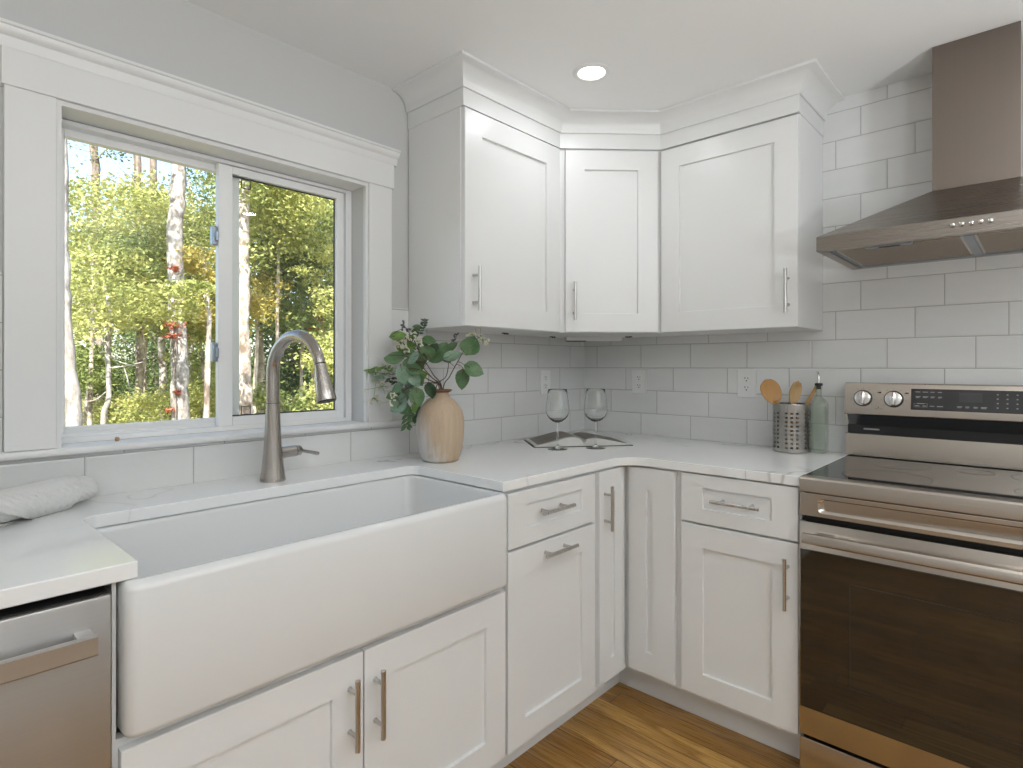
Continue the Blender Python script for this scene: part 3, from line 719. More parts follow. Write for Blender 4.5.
# the panel face leans back: put things on it with a tilted frame
tilt = math.atan2(0.015, 0.103)
PF = FR @ Matrix.Translation((0, -0.0834, 1.1285)) @ Matrix.Rotation(-tilt, 4, 'X')       # X along, Y into the panel, Z up the panel
def pbox(bm, x0, x1, z0, z1, y0=-0.0022, y1=0.003, bev=0.0):
    box(bm, x0, x1, y0, y1, z0-1.1285, z1-1.1285, bev, F=PF)
bm = NB(); pbox(bm, 1.446, RX1-1.446+RX0, 1.0955, 1.1685, bev=0.0015); dp = obj('display', bm, M['display'], cp)
bm = NB(); pbox(bm, 1.580, 1.640, 1.127, 1.158, -0.0027, -0.0020); obj('clock_window', bm, M['lcd'], dp)
bm = NB()
def dashes(x, z, w, h=0.0022): pbox(bm, x, x+w, z, z+h, -0.0026, -0.0019)
for i, x in enumerate((1.459, 1.479, 1.501, 1.522)):
    w = (0.014, 0.016, 0.012, 0.011)[i]
    dashes(x, 1.1565, w); dashes(x+0.001, 1.1405, w); dashes(x+0.001, 1.1375, w*0.75, 0.0016)
for x, w in ((1.4585, 0.012), (1.4800, 0.011), (1.500, 0.013), (1.520, 0.017)): dashes(x, 1.1085, w)
dashes(1.464, 1.1165, 0.022, 0.0014)
ringF(bm, 1.4555, 1.4935, 1.1055-1.1285, 1.1185-1.1285, -0.0025, -0.0019, 0.0005, PF)
obj('cooking_legend', bm, M['grey_print'], dp)
bm = NB()
for x, w in ((1.574, 0.014), (1.596, 0.011), (1.617, 0.012), (1.636, 0.016)): dashes(x, 1.1105, w); dashes(x+0.001, 1.1075, w*0.8, 0.0016)
obj('clock_legend', bm, M['grey_print'], dp)
bm = NB()
for x in (1.676, 1.700, 1.724):
    for z in (1.1535, 1.1395, 1.1250, 1.1105): dashes(x, z, 0.0045, 0.0030)
for x, w in ((1.745, 0.012), (1.766, 0.012)): dashes(x, 1.1065, w)
obj('number_legend', bm, M['grey_print'], dp)
for kx in (1.300, 1.395, RX0+RX1-1.395, RX0+RX1-1.300):
    K = PF @ Matrix.Translation((kx, 0, 0.0015)) @ Matrix.Rotation(PI/2, 4, 'X')           # local Z points out of the panel
    bm = NB(); lathe(bm, [(0.0300, 0.0), (0.0300, 0.002), (0.0285, 0.0035)], seg=36, M=K); bz = obj('knob_ring', bm, M['black'], cp, smooth=30)
    bm = NB(); lathe(bm, [(0.0265, 0.003), (0.0265, 0.009), (0.0250, 0.0115), (0.0225, 0.0125)], seg=36, M=K)
    t2 = bmesh.new(); bmesh.ops.create_cube(t2, size=1.0)
    for v in t2.verts: v.co = Vector((v.co.x*(0.0135 if v.co.z > 0 else 0.016), v.co.y*0.047, 0.019+v.co.z*0.017))
    bmesh.ops.bevel(t2, geom=t2.edges[:], offset=0.0025, segments=2, affect='EDGES', profile=0.5); join(bm, t2, K)
    kn = obj('knob', bm, M['chrome'], cp, smooth=35)
    bm = NB(); box(bm, -0.0012, 0.0012, 0.008, 0.022, 0.0265, 0.0279, F=K); obj('pointer', bm, M['red_print'], kn)
    bm = NB()
    for k in range(-4, 5):
        a = math.radians(90+k*32); box(bm, -0.0006, 0.0006, -0.0014, 0.0014, -0.0016, 0.0008, F=K @ Matrix.Translation((0.0365*math.cos(a), 0.0365*math.sin(a), 0)) @ Matrix.Rotation(a-PI/2, 4, 'Z'))
    obj('dial_marks', bm, M['dark_print'], cp)
bm = NB()
for x in (1.352, 1.434):
    bm = NB(); pbox(bm, x-0.005, x+0.005, 1.1500, 1.1545, -0.0008, 0.002); pbox(bm, x-0.009, x-0.006, 1.1515, 1.1525, -0.0008, 0.002); obj('burner_mark', bm, M['dark_print'], cp)
bm = NB(); pbox(bm, 1.350-0.002, 1.350+0.002, 1.0975, 1.1010, -0.0008, 0.002); pbox(bm, 1.338, 1.362, 1.0925, 1.0938, -0.0008, 0.002)
obj('indicator_mark', bm, M['dark_print'], cp)

# ------------------------------------------------------------------ range hood
t = thing('range_hood', 'stainless steel chimney range hood on the tiled wall above the range', 'hood', (-0.24, -1.63, 1.612))
HX0, HX1_, HF = 1.2500, 2.0080, -0.482
HZ0, HZ1 = 1.614, 1.660
DCX0, DCX1, DCF = 1.519, 1.739, -0.208
bm = NB()
def rect3(x0, x1, y0, y1, z): return [(x0, y0, z), (x1, y0, z), (x1, y1, z), (x0, y1, z)]
loft(bm, [rect3(HX0+0.030, HX1_-0.030, HF+0.030, -0.0335, HZ0+0.010), rect3(HX0+0.028, HX1_-0.028, HF+0.028, -0.0320, HZ0), rect3(HX0, HX1_, HF, -TT-0.0005, HZ0), rect3(HX0, HX1_, HF, -TT-0.0005, HZ1),
          rect3(HX0+0.002, HX1_-0.002, HF+0.002, -TT-0.0005, HZ1+0.0015), rect3(DCX0, DCX1, DCF, -TT-0.0005, 1.8135)], F=FR)
obj('canopy', bm, M['steel_hood'], t)
bm = NB(); box(bm, DCX0+0.0015, DCX1-0.0015, DCF+0.0015, -TT-0.0005, 1.8135, CEIL-0.001, 0.001, F=FR); obj('chimney', bm, M['steel_duct'], t)
def filt(xa, xb):
    bm = NB(); ya, yb, z = HF+0.052, -0.052, HZ0+0.003
    box(bm, xa, xb, ya, yb, z, z+0.006, 0.001, F=FR)
    for k in range(24):
        y = ya+0.012+(yb-ya-0.024)*k/23
        box(bm, xa+0.008, xb-0.008, y-0.002, y+0.002, z-0.0015, z+0.001, F=FR)
    return obj('grease_filter', bm, M['steel_y'], t)
filt(HX0+0.042, RM-0.012); filt(RM+0.012, HX1_-0.042)
bm = NB(); box(bm, RM-0.011, RM+0.011, HF+0.035, -0.040, HZ0-0.001, HZ0+0.007, 0.001, F=FR)
box(bm, HX0+0.034, HX0+0.040, HF+0.045, -0.045, HZ0+0.001, HZ0+0.006, F=FR); box(bm, HX0+0.040, HX1_-0.040, -0.049, -0.040, HZ0-0.001, HZ0+0.006, F=FR)
obj('filter_divider', bm, M['latch'], t)
for x in (1.44, 1.82):
    bm = NB(); box(bm, x-0.06, x+0.06, HF+0.030, HF+0.050, HZ0-0.003, HZ0+0.004, 0.0015, F=FR); lt = obj('lamp_housing', bm, M['latch'], t)
    bm = NB(); box(bm, x-0.025, x+0.030, HF+0.034, HF+0.046, HZ0-0.0045, HZ0-0.002, 0.001, F=FR); obj('lamp_lens', bm, M['rubber'], lt)
for i in range(5):
    x = 1.600+0.0205*i
    K = FR @ Matrix.Translation((x, HF, 1.641)) @ Matrix.Rotation(PI/2, 4, 'X')
    bm = NB(); lathe(bm, [(0.0068, -0.001), (0.0068, 0.004), (0.0058, 0.0075), (0.0030, 0.0090)], seg=20, M=K); obj('push_button', bm, M['chrome'], t, smooth=50)

# ------------------------------------------------------------------ recessed ceiling lamps
def emit(name, c, s):
    t = NT(name); e = t.n('Emission'); e.inputs[0].default_value = (*c, 1); e.inputs[1].default_value = s; t.l(e.outputs[0], t.out.inputs[0]); return t.m
M['lens'] = emit('lit_lens', (1.0, 0.98, 0.95), 12.0)
def downlight(x, y, label):
    t = thing('recessed_light', label, 'light', (x, y, CEIL), 'recessed ceiling lights')
    bm = NB(); lathe(bm, [(0.0655, -0.0002), (0.0655, -0.0025), (0.0630, -0.0042), (0.0500, -0.0050), (0.0460, -0.0020)], (x, y, CEIL), 40, cap0=False, cap1=False); obj('trim_ring', bm, M['trim'], t, smooth=40)
    bm = NB(); lathe(bm, [(0.0462, -0.0022), (0.0300, -0.0032), (0.004, -0.0036)], (x, y, CEIL), 40, cap0=False); obj('lens', bm, M['lens'], t, smooth=60)
    light('downlight_glow', 'AREA', (x, y, CEIL-0.0062), (0, 0, -1), LAMP_W, LAMP_C, shape='DISK', size=0.09)
downlight(-0.818, -0.614, 'lit round recessed light in the ceiling by the corner cabinets')
downlight(-0.818, -2.0, 'added round fill light in the unseen ceiling in front of the range')  # this and those below: unseen ceiling lights added to even out the brightness
downlight(-2.15, -2.0, 'added round fill light in the unseen ceiling over the middle of the room')
downlight(-3.48, -2.0, 'added round fill light in the unseen ceiling towards the back wall')

# unseen uplighters added behind the camera, brightening the room by ceiling bounce
def fill_uplight(x, y, label):
    t = thing('added_fill_lamp', label, 'lamp', (x, y, 0), 'added fill uplighters')
    bm = NB(); lathe(bm, [(0.14, 0.0), (0.14, 0.012), (0.10, 0.022), (0.02, 0.030)], (x, y, 0), 36); obj('base', bm, M['nickel'], t, smooth=40)
    bm = NB(); tube(bm, [(x, y, 0.02), (x, y, 1.16)], 0.011, 14); obj('pole', bm, M['nickel'], t, smooth=40)
    bm = NB(); lathe(bm, [(0.02, 1.14), (0.06, 1.15), (0.12, 1.19), (0.16, 1.26), (0.157, 1.26), (0.117, 1.195), (0.058, 1.158), (0.02, 1.148)], (x, y, 0), 36); obj('bowl_shade', bm, M['trim'], t, smooth=40)
    light('fill_uplight_glow', 'AREA', (x, y, 1.255), (0, 0, 1), FILL_W, FILL_C, shape='DISK', size=0.26)
fill_uplight(-3.0, -3.0, 'added fill uplighter with white bowl, unseen, nearer the corner behind the camera')
fill_uplight(-1.6, -3.1, 'added fill uplighter with white bowl, unseen, nearer the range wall behind the camera')

# ------------------------------------------------------------------ outlets
def outlet(F, x0, x1, z0, z1, label):
    xc, zc = (x0+x1)/2, (z0+z1)/2
    P = F @ Vector((xc, -TT, zc)); t = thing('wall_outlet', label, 'outlet', P, 'wall outlets')
    bm = NB(); box(bm, x0, x1, -TT-0.006, -TT-0.0002, z0, z1, 0.0025, F=F); pl = obj('cover_plate', bm, M['plastic'], t)
    for s in (-1, 1):
        bm = NB(); loft(bm, [[(x, y, z) for x, z in [(xc+a, zc+s*0.0195+b) for a, b in rrect(-0.0165, 0.0165, -0.0145, 0.0145, 0.010, 5)]] for y in (-TT-0.0058, -TT-0.0078)], F=F)
        rc = obj('receptacle', bm, M['plastic'], t)
        bm = NB(); c = zc+s*0.0195
        for a, hh in ((-0.0062, 0.0052), (0.0062, 0.0042)): box(bm, xc+a-0.0012, xc+a+0.0012, -TT-0.0083, -TT-0.0070, c+0.0005, c+0.0005+hh*1.5, F=F)
        box(bm, xc-0.0024, xc+0.0024, -TT-0.0083, -TT-0.0070, c-0.0095, c-0.0048, F=F)
        obj('slots', bm, M['shadow_gap'], rc)
    bm = NB(); K = F @ Matrix.Translation((xc, -TT-0.006, zc)) @ Matrix.Rotation(PI/2, 4, 'X'); lathe(bm, [(0.0028, -0.001), (0.0028, 0.0010), (0.0018, 0.0016)], seg=12, M=K); obj('screw', bm, M['plastic'], t)
outlet(FL, -0.371, -0.295, 1.112, 1.228, 'white double outlet on the window-side tile left of the corner')
outlet(FR, 0.293, 0.372, 1.112, 1.228, 'white double outlet on the range wall nearer the corner')
outlet(FR, 0.812, 0.891, 1.112, 1.232, 'white double outlet on the range wall beside the wooden spoon')

# ------------------------------------------------------------------ things on the counter
Z = ZC1 + 0.0003
# vase
VC = Vector((-1.176, -0.2195, Z))
t = thing('vase', 'pale wooden bottle-shaped vase holding eucalyptus beside the sink', 'vase', VC)
prof = [(0.058, 0.0), (0.064, 0.004), (0.0685, 0.014), (0.077, 0.042), (0.0825, 0.085), (0.0845, 0.125), (0.0830, 0.150), (0.0765, 0.176), (0.064, 0.197), (0.0480, 0.213), (0.0365, 0.222), (0.0305, 0.230), (0.0292, 0.237), (0.0300, 0.243),
        (0.0255, 0.243), (0.0250, 0.235), (0.0300, 0.215), (0.055, 0.195), (0.072, 0.150), (0.072, 0.06), (0.055, 0.012)]
bm = NB(); lathe(bm, prof, VC, 48); obj('body', bm, M['vase'], t, smooth=50)
bm = NB(); lathe(bm, [(0.0290, 0.2400), (0.0380, 0.2440), (0.0415, 0.2480), (0.0400, 0.2510), (0.0300, 0.2505), (0.0252, 0.2435)], VC, 40, cap0=False, cap1=False)
loftclose = None
obj('rim', bm, M['vase_lip'], t, smooth=60)

# plant pieces ------------------------------------------------
CD = Vector((math.cos(YAW), math.sin(YAW), 0)); CR = Vector((math.sin(YAW), -math.cos(YAW), 0))   # the room diagonal and its normal
def vp(px, py, dep=0.0):
    """a point of the bouquet: (across, up) measured in the plane through the vase, dep = further away"""
    D = 2.045+dep
    return Vector((-2.5155, -1.791, 1.2483))+CD*D+CR*((px-511.5)/581.1*D)+Vector((0, 0, (365.75-py)/581.1*D))
def zz(zx, zy): return 360+zx/4.514, 310+zy/4.514
def leaf_bm(bm, base, tipd, L, W, nrm, cup=0.12, curl=0.15, ny=6):
    """round eucalyptus leaf growing from base along tipd"""
    d = tipd.normalized(); n = (nrm-d*nrm.dot(d)).normalized(); s = d.cross(n)
    rows = []
    for i in range(ny+1):
        u = i/ny; w = W/2*(math.sin(PI*(u**0.80)))**0.72 if 0 < u < 1 else 0
        row = []
        for k in (-1, -0.5, 0, 0.5, 1):
            p = base+d*(L*u)+s*(w*k)+n*(-cup*W*(1-abs(k))*(1 if 0 < u < 1 else 0)*math.sin(PI*u)-curl*L*u*u)
            row.append(p)
        rows.append(row)
    th = n*0.0007
    for sgn in (0, 1):
        vs = [[bm.verts.new(p-th*sgn) for p in r] for r in rows]
        for a, b in zip(vs, vs[1:]):
            for k in range(4):
                try: bm.faces.new((a[k], a[k+1], b[k+1], b[k]))
                except Exception: pass
    bmesh.ops.remove_doubles(bm, verts=bm.verts[:], dist=1e-5)
def stem_thing(label, pts, r0=0.0022, r1=0.0012):
    """pts: bouquet points from the mouth to the tip; the foot stands inside the vase"""
    foot = VC+Vector((random.uniform(-.012, .012), random.uniform(-.012, .012), 0.05))
    mouth = VC+Vector((random.uniform(-.013, .013), random.uniform(-.013, .013), 0.247))
    P = smooth_path([foot, mouth]+pts, 6)
    t = thing('eucalyptus_stem', label, 'plant stem', foot, 'stems in the wooden vase')
    n = len(P); bm = NB(); tube(bm, P, [r0+(r1-r0)*i/(n-1) for i in range(n)], 7); obj('twig', bm, M['stem'], t, smooth=60)
    return t, P
def add_leaf(t, P, zx, zy, L, W, ang, mat, dep=0.0, face=0.35):
    """leaf centred at a bouquet point; L, W in zoomed pixels; ang = direction of the tip in the picture plane (deg, 0 = right, 90 = up)"""
    k = 2.045/581.1/4.514; L *= k*1.05; W *= k*1.28
    c = vp(*zz(zx, zy), dep); a = math.radians(ang)
    d = CR*math.cos(a)+Vector((0, 0, math.sin(a)))+CD*random.uniform(-.35, .35); d.normalize()
    nrm = (-CD+Vector((0, 0, 0.55+face))+CR*random.uniform(-.5, .5))
    base = c-d*L/2
    q = min(P[len(P)//3:], key=lambda p: (p-base).length)
    bm = NB(); leaf_bm(bm, base, d, L, W, nrm, cup=random.uniform(.05, .2), curl=random.uniform(0, .22))
    lf = obj('leaf', bm, M[mat], t, smooth=80)
    if (q-base).length > 0.004:
        bm = NB(); tube(bm, smooth_path([q, (q+base)/2+Vector((0, 0, 0.004)), base, base+d*L*0.3-nrm.normalized()*0.001], 3), 0.0009, 5); obj('petiole', bm, M['stem'], lf)
    return lf
def blob(bm, c, r):
    bmesh.ops.create_icosphere(bm, subdivisions=1, radius=r, matrix=Matrix.Translation(c))
def blossoms(t, P, zx, zy, spread, n, mat='blossom', r=0.0035, dep=0.0):
    r *= 1.45
    k = 2.045/581.1/4.514; c = vp(*zz(zx, zy), dep); q = min(P, key=lambda p: (p-c).length)
    bm = NB(); b2 = NB()
    for i in range(n):
        p = c+CR*random.gauss(0, spread*k*0.5)+Vector((0, 0, random.gauss(0, spread*k*0.5)))+CD*random.gauss(0, spread*k*0.4)
        for j in range(3): blob(bm, p+Vector([random.uniform(-1, 1)*r*0.9 for _ in range(3)]), r*random.uniform(.55, .9))
        tube(b2, [c, (c+p)/2+Vector((0, 0, random.uniform(-.004, .004))), p], [0.0009, 0.0007, 0.0005], 4)
    if (q-c).length > 0.003: tube(b2, [q, (q+c)/2+Vector((0, 0, .004)), c], 0.0009, 5)
    f = obj('blossoms' if mat == 'blossom' else 'berries', bm, M[mat], t, smooth=60)
    obj('sprig', b2, M['stem' if mat != 'blossom' else 'leaf_lime'], f)
def small_leaves(t, P, zpts, size, mat):
    """a drooping side twig with small paired leaves"""
    k = 2.045/581.1/4.514
    Q = smooth_path([vp(*zz(*p)) for p in zpts], 3); q = min(P, key=lambda p: (p-Q[0]).length)
    bm = NB(); tube(bm, [q]+Q, 0.0008, 5); tw = obj('side_twig', bm, M['stem'], t)
    bm = NB()
    for i, p in enumerate(Q[1:]):
        d0 = (Q[min(i+2, len(Q)-1)]-Q[i]).normalized() if i+2 <= len(Q)-1 or i else Vector((0, 0, -1))
        for s in (-1, 1):
            d = (d0*0.6+(CR*s*0.8)+Vector((0, 0, random.uniform(-.3, .3)))+CD*random.uniform(-.5, .5)).normalized()
            one = NB(); leaf_bm(one, p, d, size*k*random.uniform(.8, 1.25), size*k*0.5, -CD+Vector((0, 0, .7))+CR*random.uniform(-.6, .6), ny=4); join(bm, one)
    obj('leaves', bm, M[mat], tw, smooth=80)
random.seed(11)
t, P = stem_thing('eucalyptus stem with big oval leaves and blossoms leaning towards the upper cabinet', [vp(*zz(405, 300), .02), vp(*zz(440, 235), .03), vp(*zz(480, 170), .05), vp(*zz(535, 125), .06)])
add_leaf(t, P, 497, 160, 92, 78, 70, 'leaf_mid', .03); add_leaf(t, P, 515, 266, 96, 82, -22, 'leaf_mid', .02, .6); add_leaf(t, P, 462, 312, 98, 52, -92, 'leaf_mid', .03)
add_leaf(t, P, 418, 203, 92, 46, 24, 'leaf_blue', .0); blossoms(t, P, 545, 128, 52, 13, dep=.06); blossoms(t, P, 500, 105, 24, 5, dep=.06)
blossoms(t, P, 560, 142, 26, 7, dep=.06); blossoms(t, P, 520, 112, 26, 7, dep=.06)
t, P = stem_thing('upright eucalyptus stem with a broad leaf over the middle of the vase', [vp(*zz(388, 300), .05), vp(*zz(400, 230), .07), vp(*zz(392, 170), .08)])
add_leaf(t, P, 362, 200, 115, 84, 20, 'leaf_mid', .02, .7); add_leaf(t, P, 410, 165, 70, 44, 40, 'leaf_mid', .05); blossoms(t, P, 432, 133, 18, 6, 'berry', .003, .08); add_leaf(t, P, 345, 215, 80, 50, 190, 'leaf_mid', .05)
add_leaf(t, P, 372, 178, 80, 56, 60, 'leaf_mid', .06); add_leaf(t, P, 392, 222, 50, 34, -40, 'leaf_mid', .06)
t, P = stem_thing('tallest eucalyptus stem with a bright round leaf and dark berry tips', [vp(*zz(330, 290)), vp(*zz(275, 200), .01), vp(*zz(240, 130), .02), vp(*zz(205, 78), .02)])
add_leaf(t, P, 172, 112, 78, 58, 15, 'leaf_lime', -.02, .5); add_leaf(t, P, 258, 76, 40, 28, 160, 'leaf_mid', .02); add_leaf(t, P, 310, 133, 66, 40, -8, 'leaf_mid', .02); add_leaf(t, P, 246, 105, 44, 30, 100, 'leaf_mid', .03)
blossoms(t, P, 198, 72, 22, 7, 'berry', .0034, .02); blossoms(t, P, 210, 182, 26, 9); blossoms(t, P, 258, 138, 30, 10); blossoms(t, P, 168, 140, 30, 8)
small_leaves(t, P, [(262, 112), (280, 85), (294, 52)], 20, 'leaf_dark'); blossoms(t, P, 294, 54, 18, 6, 'berry', .003)
add_leaf(t, P, 222, 128, 48, 34, 70, 'leaf_mid', .03); add_leaf(t, P, 286, 168, 62, 44, -30, 'leaf_mid', .04); add_leaf(t, P, 232, 160, 50, 34, 130, 'leaf_lime', .02); blossoms(t, P, 235, 118, 30, 9); blossoms(t, P, 190, 150, 26, 8)
t, P = stem_thing('eucalyptus stem with wide dusty leaves reaching towards the window', [vp(*zz(320, 300)), vp(*zz(250, 230), -.02), vp(*zz(190, 205), -.03), vp(*zz(130, 205), -.03)])
add_leaf(t, P, 153, 213, 92, 74, 175, 'leaf_mid', -.03, .6); add_leaf(t, P, 236, 216, 74, 50, 205, 'leaf_blue', -.05); add_leaf(t, P, 300, 190, 86, 62, 120, 'leaf_mid', .02); add_leaf(t, P, 330, 168, 60, 40, 60, 'leaf_dark', .04); add_leaf(t, P, 215, 190, 70, 50, 150, 'leaf_mid', 0)
add_leaf(t, P, 188, 165, 60, 40, 110, 'leaf_lime', .01); add_leaf(t, P, 280, 225, 60, 44, 250, 'leaf_dark', .02)
add_leaf(t, P, 270, 205, 72, 54, 170, 'leaf_mid', .02); add_leaf(t, P, 205, 245, 60, 46, 230, 'leaf_mid', -.01); add_leaf(t, P, 262, 248, 66, 48, -70, 'leaf_mid', .01)
t, P = stem_thing('eucalyptus stem with narrow hanging blue-green leaves in front of the vase neck', [vp(*zz(330, 310), -.02), vp(*zz(270, 270), -.04), vp(*zz(215, 265), -.05), vp(*zz(180, 290), -.05)])
add_leaf(t, P, 192, 292, 92, 44, -75, 'leaf_blue', -.06, .2); add_leaf(t, P, 244, 268, 76, 54, -30, 'leaf_mid', -.05); add_leaf(t, P, 246, 312, 74, 44, -55, 'leaf_blue', -.06); add_leaf(t, P, 318, 364, 76, 46, -80, 'leaf_dark', -.06); add_leaf(t, P, 276, 296, 60, 40, 30, 'leaf_lime', -.03); add_leaf(t, P, 225, 245, 70, 52, 100, 'leaf_mid', -.02)
add_leaf(t, P, 222, 300, 70, 52, -120, 'leaf_dark', -.03); add_leaf(t, P, 268, 318, 56, 38, -60, 'leaf_mid', -.04); blossoms(t, P, 205, 318, 24, 6)
t, P = stem_thing('low eucalyptus stem with leaves and sprigs drooping below the vase mouth', [vp(*zz(335, 330), -.02), vp(*zz(260, 335), -.05), vp(*zz(195, 365), -.06), vp(*zz(160, 400), -.06)])
add_leaf(t, P, 168, 352, 66, 50, 215, 'leaf_mid', -.06); add_leaf(t, P, 172, 420, 104, 78, 225, 'leaf_blue', -.07, .5); add_leaf(t, P, 256, 396, 92, 56, -85, 'leaf_mid', -.07); add_leaf(t, P, 245, 440, 52, 24, -95, 'leaf_lime', -.07); add_leaf(t, P, 196, 445, 60, 44, -60, 'leaf_mid', -.06); add_leaf(t, P, 225, 338, 50, 40, 200, 'leaf_blue', -.05)
small_leaves(t, P, [(215, 420), (212, 470), (210, 525)], 30, 'leaf_mid'); small_leaves(t, P, [(250, 420), (262, 460), (268, 500)], 30, 'leaf_dark'); small_leaves(t, P, [(265, 430), (285, 455), (303, 455)], 30, 'leaf_dark'); small_leaves(t, P, [(190, 430), (225, 460), (235, 495)], 28, 'leaf_mid')
add_leaf(t, P, 150, 385, 64, 48, 200, 'leaf_mid', -.05); add_leaf(t, P, 190, 398, 60, 46, -100, 'leaf_mid', -.06); add_leaf(t, P, 205, 372, 56, 40, -40, 'leaf_blue', -.05); blossoms(t, P, 150, 415, 40, 10, 'blossom', .0032, -.08)
t, P = stem_thing('fine sprig with tiny leaves and white blossoms nearest the window casing', [vp(*zz(320, 320), .02), vp(*zz(230, 280), .03), vp(*zz(140, 290), .03), vp(*zz(60, 280), .03)])
small_leaves(t, P, [(150, 285), (110, 262), (75, 262), (35, 272)], 24, 'leaf_lime'); small_leaves(t, P, [(150, 290), (110, 290), (70, 300)], 24, 'leaf_blue'); small_leaves(t, P, [(170, 300), (130, 315), (160, 325)], 22, 'leaf_dark')
blossoms(t, P, 125, 268, 30, 9, 'blossom', .0036, .03); blossoms(t, P, 100, 345, 46, 13, dep=.03); blossoms(t, P, 62, 395, 46, 12, dep=.03); blossoms(t, P, 40, 275, 22, 6, 'berry', .003, .03); blossoms(t, P, 75, 295, 26, 8, dep=.02); blossoms(t, P, 40, 412, 26, 6, dep=.03)

# open book -----------------------------------------------------
B0 = Vector((-0.545, -0.387, Z)); wv = Vector((0.778, -0.628, 0)); hv = Vector((0.628, 0.778, 0))
t = thing('open_book', 'open book with dark photo pages lying in the counter corner', 'book', B0)
def bk(w, h, z): return tuple(B0+wv*w+hv*h+Vector((0, 0, z)))
PW, PH = 0.205, 0.232
def page_z(s, u):
    """height of the page block at distance u (0 spine, 1 edge)"""
    a = (0.034, 0.027)[s]
    return 0.003+0.003+a*math.sin(PI*min(1, u*1.0)**0.55)*(1-u)**0.35+0.003*(1-u)
def sect(s, off=0.0, h=0.0, u0=0.0, u1=1.0, n=14):
    sg = (-1, 1)[s]; return [bk(sg*PW*(u0+(u1-u0)*i/n), h, page_z(s, u0+(u1-u0)*i/n)+off) for i in range(n+1)]
bm = NB()
for s in (0, 1):
    sg = (-1, 1)[s]
    loops = []
    for h in (0.0, PH):
        top = sect(s, 0.0, h); loops.append(top+[bk(sg*PW, h, 0.0025), bk(0, h, 0.0025)])
    loft(bm, loops)
obj('page_block', bm, plain('paper', (0.62, 0.61, 0.57), 0.7), t, smooth=30)
bm = NB()
for s in (0, 1):
    sg = (-1, 1)[s]; loft(bm, [[bk(sg*a, h, z) for a, z in ((0, 0), (PW+0.006, 0), (PW+0.006, 0.0022), (0, 0.0022))] for h in (-0.004, PH+0.004)])
obj('cover', bm, M['rubber'], t)
ph = NT('dim_photo_print'); n_ = ph.noise(ph.pos((9, 9, 9)), 1.5, 3); ph.pbr(ph.mix(n_, (0.085, 0.068, 0.055), (0.20, 0.17, 0.14)), 0.45)
for s, (u0, u1, h0, h1) in ((0, (0.10, 0.93, 0.022, PH-0.004)), (1, (0.06, 0.95, 0.020, PH-0.004))):
    bm = NB(); loft(bm, [sect(s, o, h, u0, u1) for h, o in ((h0, 0.0004), ((h0+h1)/2, 0.0008), (h1, 0.0004))], False, False, closed=False)
    obj('photo_page', bm, ph.m, t, smooth=60)

# wine glasses -------------------------------------------------
def wine_glass(c, label):
    c = Vector(c); t = thing('wine_glass', label, 'wine glass', c, 'empty wine glasses')
    bm = NB(); lathe(bm, [(0.0395, 0.0), (0.0395, 0.0012), (0.030, 0.0022), (0.015, 0.0045), (0.0065, 0.010)], c, 36); obj('foot', bm, M['wineglass'], t, smooth=60)
    bm = NB(); lathe(bm, [(0.0064, 0.0101), (0.0046, 0.020), (0.0039, 0.045), (0.0039, 0.080), (0.0048, 0.098), (0.0085, 0.107)], c, 20); obj('stem', bm, M['wineglass'], t, smooth=60)
    bm = NB()
    out = [(0.0085, 0.1071), (0.018, 0.1105), (0.030, 0.119), (0.0405, 0.131), (0.0468, 0.145), (0.0480, 0.156), (0.0470, 0.170), (0.0440, 0.195), (0.0405, 0.220), (0.0378, 0.2395)]
    inn = [(0.0370, 0.2400), (0.0366, 0.2392), (0.0395, 0.219), (0.0430, 0.194), (0.0460, 0.170), (0.0469, 0.156), (0.0457, 0.146), (0.0395, 0.133), (0.029, 0.122), (0.016, 0.1140), (0.003, 0.1125)]
    lathe(bm, out+inn, c, 44); obj('bowl', bm, M['wineglass'], t, smooth=60)
wine_glass((-0.677, -0.352, Z), 'empty clear wine glass in front of the open book, nearer the vase')
wine_glass((-0.548, -0.447, Z), 'empty clear wine glass in front of the open book, nearer the range')

# utensil crock --------------------------------------------------
CC = Vector((-0.106, -1.062, Z)); CRD = 0.0685; CH = 0.186
t = thing('utensil_holder', 'round steel utensil holder with rows of square holes', 'utensil holder', CC)
bm = NB()
a0 = math.atan2(-1.791-CC.y, -2.5155-CC.x)            # the seam pattern faces the room
angs = []
for g in range(6):
    for e in (-20, -12, -4, 4, 12, 20): angs.append(g*60+e)
rows = [0.004, 0.014]
for k in range(9): rows += [0.0172+k*0.0163, 0.0172+k*0.0163+0.0078]
rows += [CH-0.012, CH]
def wall(r, sign):
    V = [[bm.verts.new((CC.x+r*math.cos(a0-math.radians(a)), CC.y+r*math.sin(a0-math.radians(a)), CC.z+z)) for a in angs] for z in rows]
    return V
Vo, Vi = wall(CRD, 1), wall(CRD-0.0014, -1)
na = len(angs)
def hole(i, j): return 2 <= i < 20 and i % 2 == 0 and (j % 6) in (0, 2, 4)
for i in range(len(rows)-1):
    for j in range(na):
        k = (j+1) % na
        if hole(i, j):
            for (A, B, C, D_) in (((i, j), (i, k), 0, 0), ((i, k), (i+1, k), 0, 0), ((i+1, k), (i+1, j), 0, 0), ((i+1, j), (i, j), 0, 0)):
                bm.faces.new((Vo[A[0]][A[1]], Vo[B[0]][B[1]], Vi[B[0]][B[1]], Vi[A[0]][A[1]]))
        else:
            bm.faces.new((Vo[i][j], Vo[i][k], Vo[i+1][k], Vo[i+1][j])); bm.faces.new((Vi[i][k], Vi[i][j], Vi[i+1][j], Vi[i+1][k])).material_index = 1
for j in range(na):
    k = (j+1) % na; bm.faces.new((Vo[-1][j], Vo[-1][k], Vi[-1][k], Vi[-1][j]))
obj('cylinder_wall', bm, [M['steel_crock'], M['steel_inside']], t, smooth=30)
